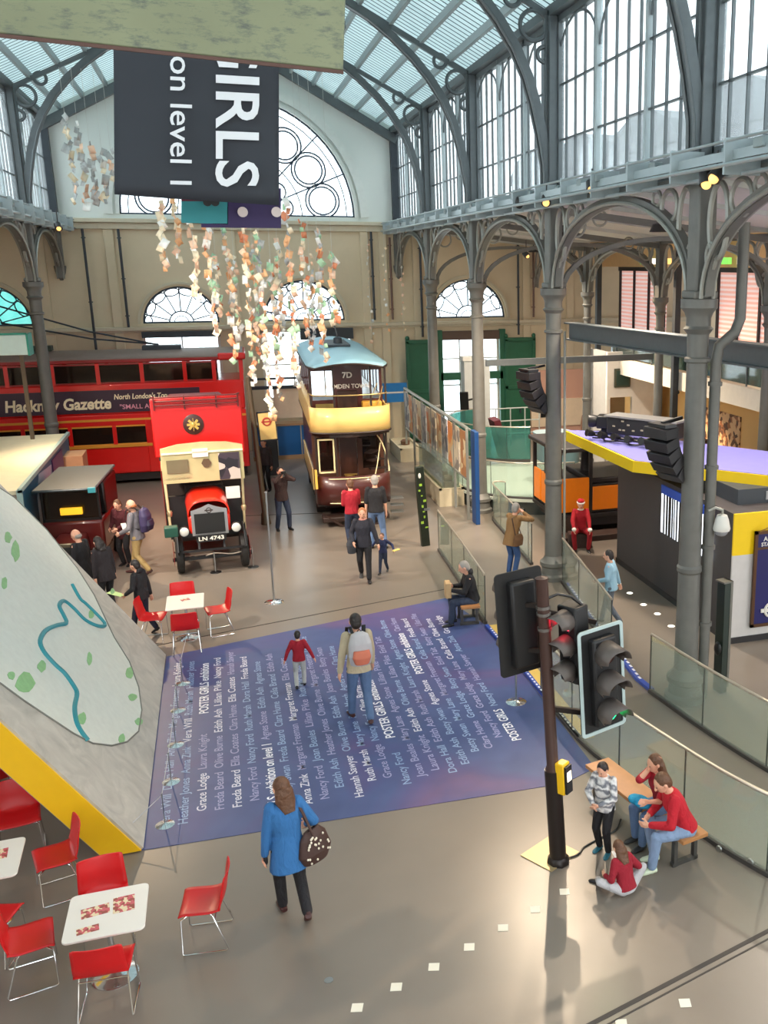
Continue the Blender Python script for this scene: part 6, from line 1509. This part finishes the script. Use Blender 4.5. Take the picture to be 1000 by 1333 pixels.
def backpack(label, info, col1, col2, s=1., strap=black):
    t_ = info['t']; p = world_of(info, info['chest']); t = thing('backpack', label, 'backpack', p, t_.rotation_euler.z)
    b = MB(); b.loft([(Vector((0,-.2*s,-.24*s)),.14*s,.07*s),(Vector((0,-.22*s,-.1*s)),.17*s,.1*s),(Vector((0,-.22*s,.08*s)),.16*s,.1*s),(Vector((0,-.2*s,.2*s)),.12*s,.07*s),(Vector((0,-.19*s,.24*s)),.05*s,.03*s)], 18)
    voxel(b, 'bag', col1, t, .009, 3)
    b = MB(); b.loft([(Vector((0,-.29*s,-.2*s)),.10*s,.05*s),(Vector((0,-.31*s,-.1*s)),.13*s,.06*s),(Vector((0,-.3*s,-.0*s)),.11*s,.05*s)], 16); voxel(b, 'pocket', col2, t, .009, 3)
    m = MB()
    for x in (-1,1): m.sweep([(x*.08*s,-.13*s,.2*s),(x*.10*s,-.05*s,.27*s),(x*.115*s,.09*s,.22*s),(x*.12*s,.14*s,.05*s),(x*.12*s,.1*s,-.1*s),(x*.11*s,-.12*s,-.18*s)], .045*s, .012)
    m.build('strap', strap, t)
    MB().tube([(-.03*s,-.2*s,.24*s),(0,-.2*s,.28*s),(.03*s,-.2*s,.24*s)], .008).build('handle', strap, t)
    return t
# 1 woman in blue
w1 = person('woman in a bright blue coat with long brown hair walking away, seen from behind', (.27,9.62), 12, 1.70, cloth('coat_blue', (50,108,166), .08), blackc, brsh, brownh,
    feet={-1:(-.035,.10,0,4,2), 1:(.06,-.14,.05,-40,-12)}, hands={-1:(-.15,.02,.44), 1:(.16,.10,.58)}, coat=.15, flare=1.16, hairlen=.06, fine=True, heady=18, headp=6, fem=True)
mg = MB().ell(w1['wr'][-1]+Vector((0,.0,-.05)), .03,.045,.075, 10, 8); o = mg.build('glove', blackc, w1['t'])
p = world_of(w1, w1['pel']); bagm = M('bag_brown', (66,42,36), .6, 0, .1)
t = thing('shoulder_bag', 'dark brown shoulder bag with cream dots hanging on the woman in blue', 'handbag', p, w1['t'].rotation_euler.z)
b = MB(); b.loft([(Vector((.25,-.02,-.17)),.11,.19,Vector((.5,1,0))),(Vector((.25,-.02,-.08)),.10,.2,Vector((0,1,0))),(Vector((.23,-.02,.1)),.06,.16,Vector((0,1,0)))], 20) if False else b.loft([(Vector((.27,-.08,-.22)),.16,.07,Vector((1,.45,0))),(Vector((.27,-.08,-.10)),.22,.085,Vector((1,.45,0))),(Vector((.26,-.07,.08)),.17,.06,Vector((1,.45,0))),(Vector((.25,-.06,.16)),.10,.03,Vector((1,.45,0)))], 20)
voxel(b, 'bag', bagm, t, .008, 3)
rr = random.Random(8); m = MB()
ax = Vector((.91,.41,0)).normalized(); nx_ = Vector((.41,-.91,0))
for k in range(26):
    u, v = rr.uniform(-.16,.16), rr.uniform(-.2,.12); wdt = .088*(max(0,1-(abs(u)/.22)**2.2))**.45*(.97 if v < 0 else .86)
    m.ell(Vector((.27,-.08,0))+ax*u+Z1*v+nx_*(wdt+.0), .012,.012,.014, 8, 6)
m.each('dot', M('dot_cream2', (236,226,206), .6), t)
MB().sweep([(.24,-.16,.13),(.17,-.10,.38),(.13,.0,.50),(.14,.06,.42),(.25,.08,.13)], .03, .012).build('strap', bagm, t)
# 2 man with backpack
w2_ = person('man in a beige jumper and jeans walking away over the blue print', (1.66,14.1), 4, 1.80, cloth('jumper_beige', (196,180,150), .06), jeans, brsh, darkh,
    feet={-1:(-.055,.13,0,2,8), 1:(.06,-.11,.02,-22,-10)}, hands={-1:(-.17,.0,.45), 1:(.14,.10,.50)}, fine=True, coat=.04, headp=12)
backpack('grey and orange-pink backpack with black straps on the man in beige', w2_, M('pack_grey', (188,184,186), .6, 0, .1), M('pack_orange', (214,120,92), .6, 0, .15), 1.1)
# 3 child in red
person('small child in a red jumper and pale trousers walking away on the blue print', (.86,15.7), -6, 1.03, redc, cloth('trousers_pale', (196,194,190), .05), bsh, darkh,
    feet={-1:(-.06,-.08,.02,-20,0), 1:(.06,.10,0,0,0)}, hands={-1:(-.22,-.02,.52), 1:(.24,-.03,.52)}, coat=.04, fine=False)
# 4 man on the short bench
SIT = {-1:(-.07,.25,0,0,4), 1:(.07,.25,0,0,-4)}
w4 = person('grey-haired man in a black jacket sitting on the short bench reading', (4.42,17.75), 84, 1.76, blackc, djeans, bsh, greyh, hz=.285, lean=10, feet={-1:(-.08,.27,0,0,6), 1:(.05,.22,0,0,-4)},
    hands={-1:(-.05,.24,.42), 1:(.04,.22,.44)}, knees={-1:(-.1,.3,1), 1:(.1,.3,1)}, elbows={-1:(-.6,-.3,-1), 1:(.6,-.3,-1)}, headp=22, hood=True)
p = world_of(w4, Vector((0,.50,.80))); t = thing('paper_bag', 'tan paper bag held by the man on the short bench', 'bag', p-Z1*.12, R(84)); MB().b2(-.12,.12,-.06,.06,-.1,.22).build('bag', M('kraft_paper', (186,154,112), .8, 0, .1), t, bevel=.02)
# family
w5 = person('boy in a grey and white patterned sweater standing before the bench', (3.98,9.62), 128, 1.27, cloth('sweater_grey_white', (206,206,210), .10), blackc, M('shoe_teal', (40,110,130), .6), darkh,
    feet={-1:(-.06,.02,0,0,8), 1:(.06,-.02,0,0,-8)}, hands={-1:(-.035,.16,.60), 1:(.035,.17,.60)}, elbows={-1:(-1,-.3,-.4), 1:(1,-.3,-.4)}, headp=26, coat=.05, fine=True)
nt, b_ = nodes(MATS['sweater_grey_white']); tcx = nt.nodes.new('ShaderNodeTexCoord'); wv = nt.nodes.new('ShaderNodeTexWave'); wv.bands_direction = 'Z'; wv.inputs['Scale'].default_value = 3.2; wv.inputs['Distortion'].default_value = 6; wv.inputs['Detail Scale'].default_value = 3
nt.links.new(tcx.outputs['Object'], wv.inputs['Vector']); mx = nt.nodes.new('ShaderNodeMix'); mx.data_type = 'RGBA'; mx.inputs[6].default_value = lin((120,122,132)); mx.inputs[7].default_value = lin((232,230,230)); nt.links.new(wv.outputs['Fac'], mx.inputs[0]); nt.links.new(mx.outputs[2], b_.inputs['Base Color'])
w6 = person('woman with long brown hair in a red top sitting far end of the family bench', (4.82,9.68), 100, 1.60, redc, jeans, bsh, brownh, hz=.29, lean=14, feet={-1:(-.06,.25,0,0,4), 1:(.06,.23,0,0,-4)},
    hands={-1:(-.20,.30,.50), 1:(.0,.13,.66)}, knees={-1:(-.1,.3,1), 1:(.1,.3,1)}, elbows={-1:(-.4,-.2,-1), 1:(.5,.4,-1)}, headp=14, hairlen=.09, fine=True, sleeve=.5, fem=True)
p = world_of(w6, Vector((0,.36,.60))); t = thing('blue_jacket', 'bright blue folded garment on the lap of the long-haired woman', 'garment', p, R(100)); b = MB().ell((0,0,0), .17,.11,.05).ell((.06,.05,.02), .1,.09,.05); voxel(b, 'cloth', cloth('garment_blue', (30,150,196)), t, .01, 4)
w7 = person('person in a red sweater and light jeans sitting near end of the family bench', (4.82,9.12), 82, 1.72, cloth('cloth_bright_red', (186,22,40)), cloth('jeans_light', (128,150,182)), M('shoe_white_green', (206,216,190), .5), brownh, hz=.29, lean=24, feet={-1:(-.08,.26,0,0,6), 1:(.06,.20,0,0,-4)},
    hands={-1:(-.06,.27,.36), 1:(.04,.25,.38)}, knees={-1:(-.15,.3,1), 1:(.15,.3,1)}, elbows={-1:(-.7,-.2,-1), 1:(.7,-.2,-1)}, headp=24, heady=10, fine=True)
w8 = person('little girl in a dark red top sitting on the floor, seen from behind', (3.92,8.78), 20, 1.18, cloth('cloth_dark_red', (148,20,40)), cloth('trousers_pale_grey', (186,184,188), .06), bsh, brownh, hz=.075, lean=16, feet={-1:(-.10,.30,0,0,30), 1:(.16,.24,0,0,-40)},
    hands={-1:(-.12,.18,.16), 1:(.16,.17,.18)}, knees={-1:(-.8,.2,.5), 1:(.9,.2,.4)}, headp=18, hairlen=.07, fine=True, fem=True)
t = thing('leaflet', 'white sheet held by the girl sitting on the floor', 'leaflet', world_of(w8, Vector((.16,.26,.26)))); MB().box((0,0,0), (.18,.22,.003), rot=Euler((.5,.2,.3))).build('sheet', paper, t, smooth=0)
# 9 boy in black
w9 = person('boy in a black hooded top walking left past the far table', (-1.80,19.25), 62, 1.52, blackc, cloth('trousers_navy', (36,38,58)), bsh, darkh, feet=WALK, hands={-1:(-.12,.14,.56), 1:(.14,-.05,.45)}, hood=True, headp=18, coat=.05)
t = thing('leaflet', 'pale green leaflet held out by the boy in black', 'leaflet', world_of(w9, w9['wr'][-1]+Vector((-.05,.16,.03)))); MB().box((0,0,0), (.2,.3,.004), rot=Euler((.2,.1,1.1))).build('sheet', M('paper_green', (196,226,150), .6), t, smooth=0)
# 10 .. 13 around the taxi
w10 = person('man in a grey jacket and khaki trousers standing between the old bus and taxi', (-2.12,23.3), 70, 1.80, cloth('jacket_grey', (120,116,122)), cloth('khaki', (176,148,96)), brsh, gingh, feet=WALK2, hands={-1:(-.12,.16,.58), 1:(.13,.12,.56)}, bald=True, coat=.05)
backpack('dark purple backpack on the man in khaki trousers', w10, M('pack_purple', (60,50,86), .6, 0, .1), M('pack_purple_dark', (46,40,66), .6), 1.15)
hp_ = onz(103,693,1.66)
person('bald man in a black coat standing behind the tilted map panel', (hp_.x,hp_.y), 60, 1.74, blackc, blackc, bsh, greyh, bald=True, coat=.15, headp=16)
hp_ = onz(133,703,1.56)
person('dark-haired person in a black jacket bending beside the bald man', (hp_.x,hp_.y), 40, 1.64, cloth('cloth_charcoal', (40,34,38)), blackc, bsh, darkh, hairlen=.04, coat=.1, headp=24, lean=10)
hp_ = onz(160,652,1.66)
person('person in dark red reading papers beside the taxi', (hp_.x-.1,hp_.y+.35), 150, 1.66, cloth('cloth_wine', (76,22,30)), blackc, bsh, brownh, hands={-1:(-.06,.2,.60), 1:(.06,.2,.60)}, coat=.12, headp=20, lean=6)
t = thing('leaflet', 'open white paper held by the person in dark red', 'leaflet', (hp_.x+.1,hp_.y-.15,1.05)); MB().box((0,0,0), (.36,.26,.004), rot=Euler((.8,.1,.5))).build('sheet', paper, t, smooth=0)
# 14 photographing toward us
w14 = person('man in a dark brown jacket photographing towards us, right of the old bus', (1.28,26.2), 196, 1.76, cloth('jacket_dark_brown', (62,44,42)), djeans, bsh, darkh, feet={-1:(-.09,.02,0,0,10), 1:(.09,-.02,0,0,-10)}, hands={-1:(-.035,.13,.90), 1:(.035,.13,.90)}, elbows={-1:(-1,.3,-.8), 1:(1,.3,-.8)}, headp=4, coat=.05)
t = thing('camera', 'small black camera held up by the man in the dark brown jacket', 'camera', world_of(w14, Vector((0,.29,1.64))), R(196)); MB().b2(-.06,.06,-.03,.03,-.04,.04).build('body', black, t, bevel=.008); MB().lathe([(.03,0),(.03,.05)], (0,.03,0), 12, (0,1,0)).build('lens', black, t)
# 15 woman with toddler
w15 = person('woman in a dark jacket walking towards us with a bag, holding the toddler', (2.76,21.2), 172, 1.72, cloth('jacket_navy_black', (44,44,54)), blackc, bsh, gingh, feet=WALK, hands={-1:(-.2,.06,.44), 1:(.13,.12,.56)}, coat=.06, collar=M('scarf_pink', (196,140,130), .8), headp=10)
t = thing('shoulder_bag', 'dark grey shoulder bag of the woman walking with the toddler', 'handbag', world_of(w15, Vector((.27,-.02,.86))), R(172)); b = MB(); b.loft([(Vector((0,0,-.2)),.1,.15),(Vector((0,0,0)),.12,.18),(Vector((0,0,.14)),.06,.12)]); voxel(b, 'bag', cloth('bag_grey', (56,58,64)), t, .01, 3); MB().sweep([(0,-.12,.12),(-.08,-.08,.45),(-.1,.05,.58),(0,.1,.12)], .03, .01).build('strap', black, t)
w16 = person('toddler in navy blue with arms held out beside the woman', (3.24,21.55), 150, .98, cloth('cloth_navy', (40,48,84)), djeans, bsh, brownh, feet=WALK2, hands={-1:(-.3,.08,.62), 1:(.26,.05,.66)}, headp=6)
t = thing('toy', 'small yellow toy in the hand of the toddler', 'toy', world_of(w16, w16['wr'][-1]+Vector((-.07,.03,0)))); MB().box((0,0,0), (.2,.07,.03), rz=.6).build('body', M('toy_yellow', (236,216,120), .5), t, bevel=.01)
# 17, 18 men looking at the tram
person('man in a dark red shirt facing the tram', (2.86,23.9), 8, 1.78, redc, djeans, bsh, brownh, hands={-1:(-.05,.16,.60), 1:(.05,.16,.60)})
person('man in a black T-shirt and blue jeans facing the tram', (3.42,23.6), -8, 1.90, blackc, jeans, bsh, greyh, sleeve=.5, feet={-1:(-.07,.03,0,0,8), 1:(.1,-.06,0,0,-14)}, skin=skin_m)
# 19 photographer
w19 = person('man in a tan jacket and jeans taking a photograph by the glass', (6.0,20.35), -58, 1.74, cloth('jacket_tan', (142,106,66)), cloth('jeans_mid', (52,82,130)), cloth('shoe_teal_dark', (40,80,90)), greyh, hands={-1:(-.05,.20,.83), 1:(.05,.20,.84)}, elbows={-1:(-1,.4,-.6), 1:(1,.4,-.6)}, lean=14, headp=6, coat=.1, bald=False)
t = thing('camera', 'small black camera held up by the man in the tan jacket', 'camera', world_of(w19, Vector((0,.40,1.50))), R(-58)); MB().b2(-.06,.06,-.03,.03,-.04,.04).build('body', black, t, bevel=.008)
t = thing('shoulder_bag', 'brown bag hanging on the photographer in the tan jacket', 'handbag', world_of(w19, Vector((.22,.0,.92))), R(-58)); b = MB(); b.loft([(Vector((0,0,-.14)),.06,.13),(Vector((0,0,.02)),.07,.15),(Vector((0,0,.12)),.04,.12)]); voxel(b, 'bag', cloth('bag_tan', (112,80,52)), t, .01, 3); MB().sweep([(0,-.1,.1),(-.1,-.1,.5),(-.15,.06,.5),(0,.1,.1)], .025, .01).build('strap', bagm, t)
# 20 boy in pale blue
w20 = person('boy in a pale blue top and grey trousers walking beyond the ramp glass', (7.0,16.75), 58, 1.56, cloth('top_pale_blue', (150,186,206), .08), cloth('trousers_grey_dark', (92,98,108)), bsh, darkh, feet=WALK2, hands={-1:(-.08,.16,.60), 1:(.16,-.08,.50)}, coat=.05, headp=12)
# 21 figure on the locomotive
w21 = person('dressed figure in a red coat with white trim and red hat by the orange locomotive', (8.32,22.0), 165, 1.66, cloth('coat_red_trim', (168,14,30)), cloth('trousers_red', (150,14,28)), bsh, M('hair_white', (236,232,224), .8), hz=.30, lean=4, feet={-1:(-.1,.24,0,0,10), 1:(.1,.24,0,0,-10)}, hands={-1:(-.12,.24,.34), 1:(.12,.24,.36)}, knees={-1:(-.2,.3,1), 1:(.2,.3,1)}, elbows={-1:(-1,-.3,-.6), 1:(1,-.3,-.6)}, collar=M('trim_white', (236,232,224), .8), hatm=cloth('hat_red', (176,16,30)))
t = thing('stool', 'low dark seat under the red coated figure', 'stool', (8.33,22.06,0), R(165)); MB().b2(-.3,.3,-.2,.14,0,.38).build('seat', M('seat_dark_wood', (60,40,34), .6), t, bevel=.02)
m = MB().ell(w21['wr'][1]+Vector((0,.04,0)), .06,.08,.05).ell(w21['wr'][-1]+Vector((0,.04,0)), .06,.08,.05); m.build('mitten', M('trim_white', (236,232,224), .8), w21['t'])
# 22 far people
person('distant person in a brown top standing beyond the kiosk roof', (13.1,34.0), 170, 1.72, cloth('cloth_brown_far', (120,86,66)), blackc, bsh, darkh, fem=True, hairlen=.03)
person('distant person in dark clothes standing by the bus stop post', (1.12,31.2), 150, 1.70, cloth('cloth_dark_far', (58,48,50)), blackc, bsh, brownh)
# ================================================================ light and camera
w = bpy.data.worlds.new('World'); SC.world = w; w.use_nodes = True
bg = w.node_tree.nodes['Background']; bg.inputs[0].default_value = (.93,.97,1.,1); bg.inputs[1].default_value = 4.0
cam = bpy.data.cameras.new('Camera'); co = bpy.data.objects.new('Camera', cam); C.objects.link(co)
mt = Matrix((c_r, c_u, -c_f)).transposed().to_4x4(); mt.translation = (0,0,CAMH); co.matrix_world = mt
cam.sensor_fit = 'HORIZONTAL'; cam.sensor_width = 36; cam.lens = FOC/1000*36; cam.shift_x = (500-PPX)/1000; cam.shift_y = -(666.5-PPY)/1000
cam.clip_start = .05; cam.clip_end = 400
SC.camera = co
SC.view_settings.view_transform = 'Standard'; SC.view_settings.look = 'None'; SC.view_settings.gamma = 1; SC.view_settings.exposure = .22
SC.view_settings.use_curve_mapping = False
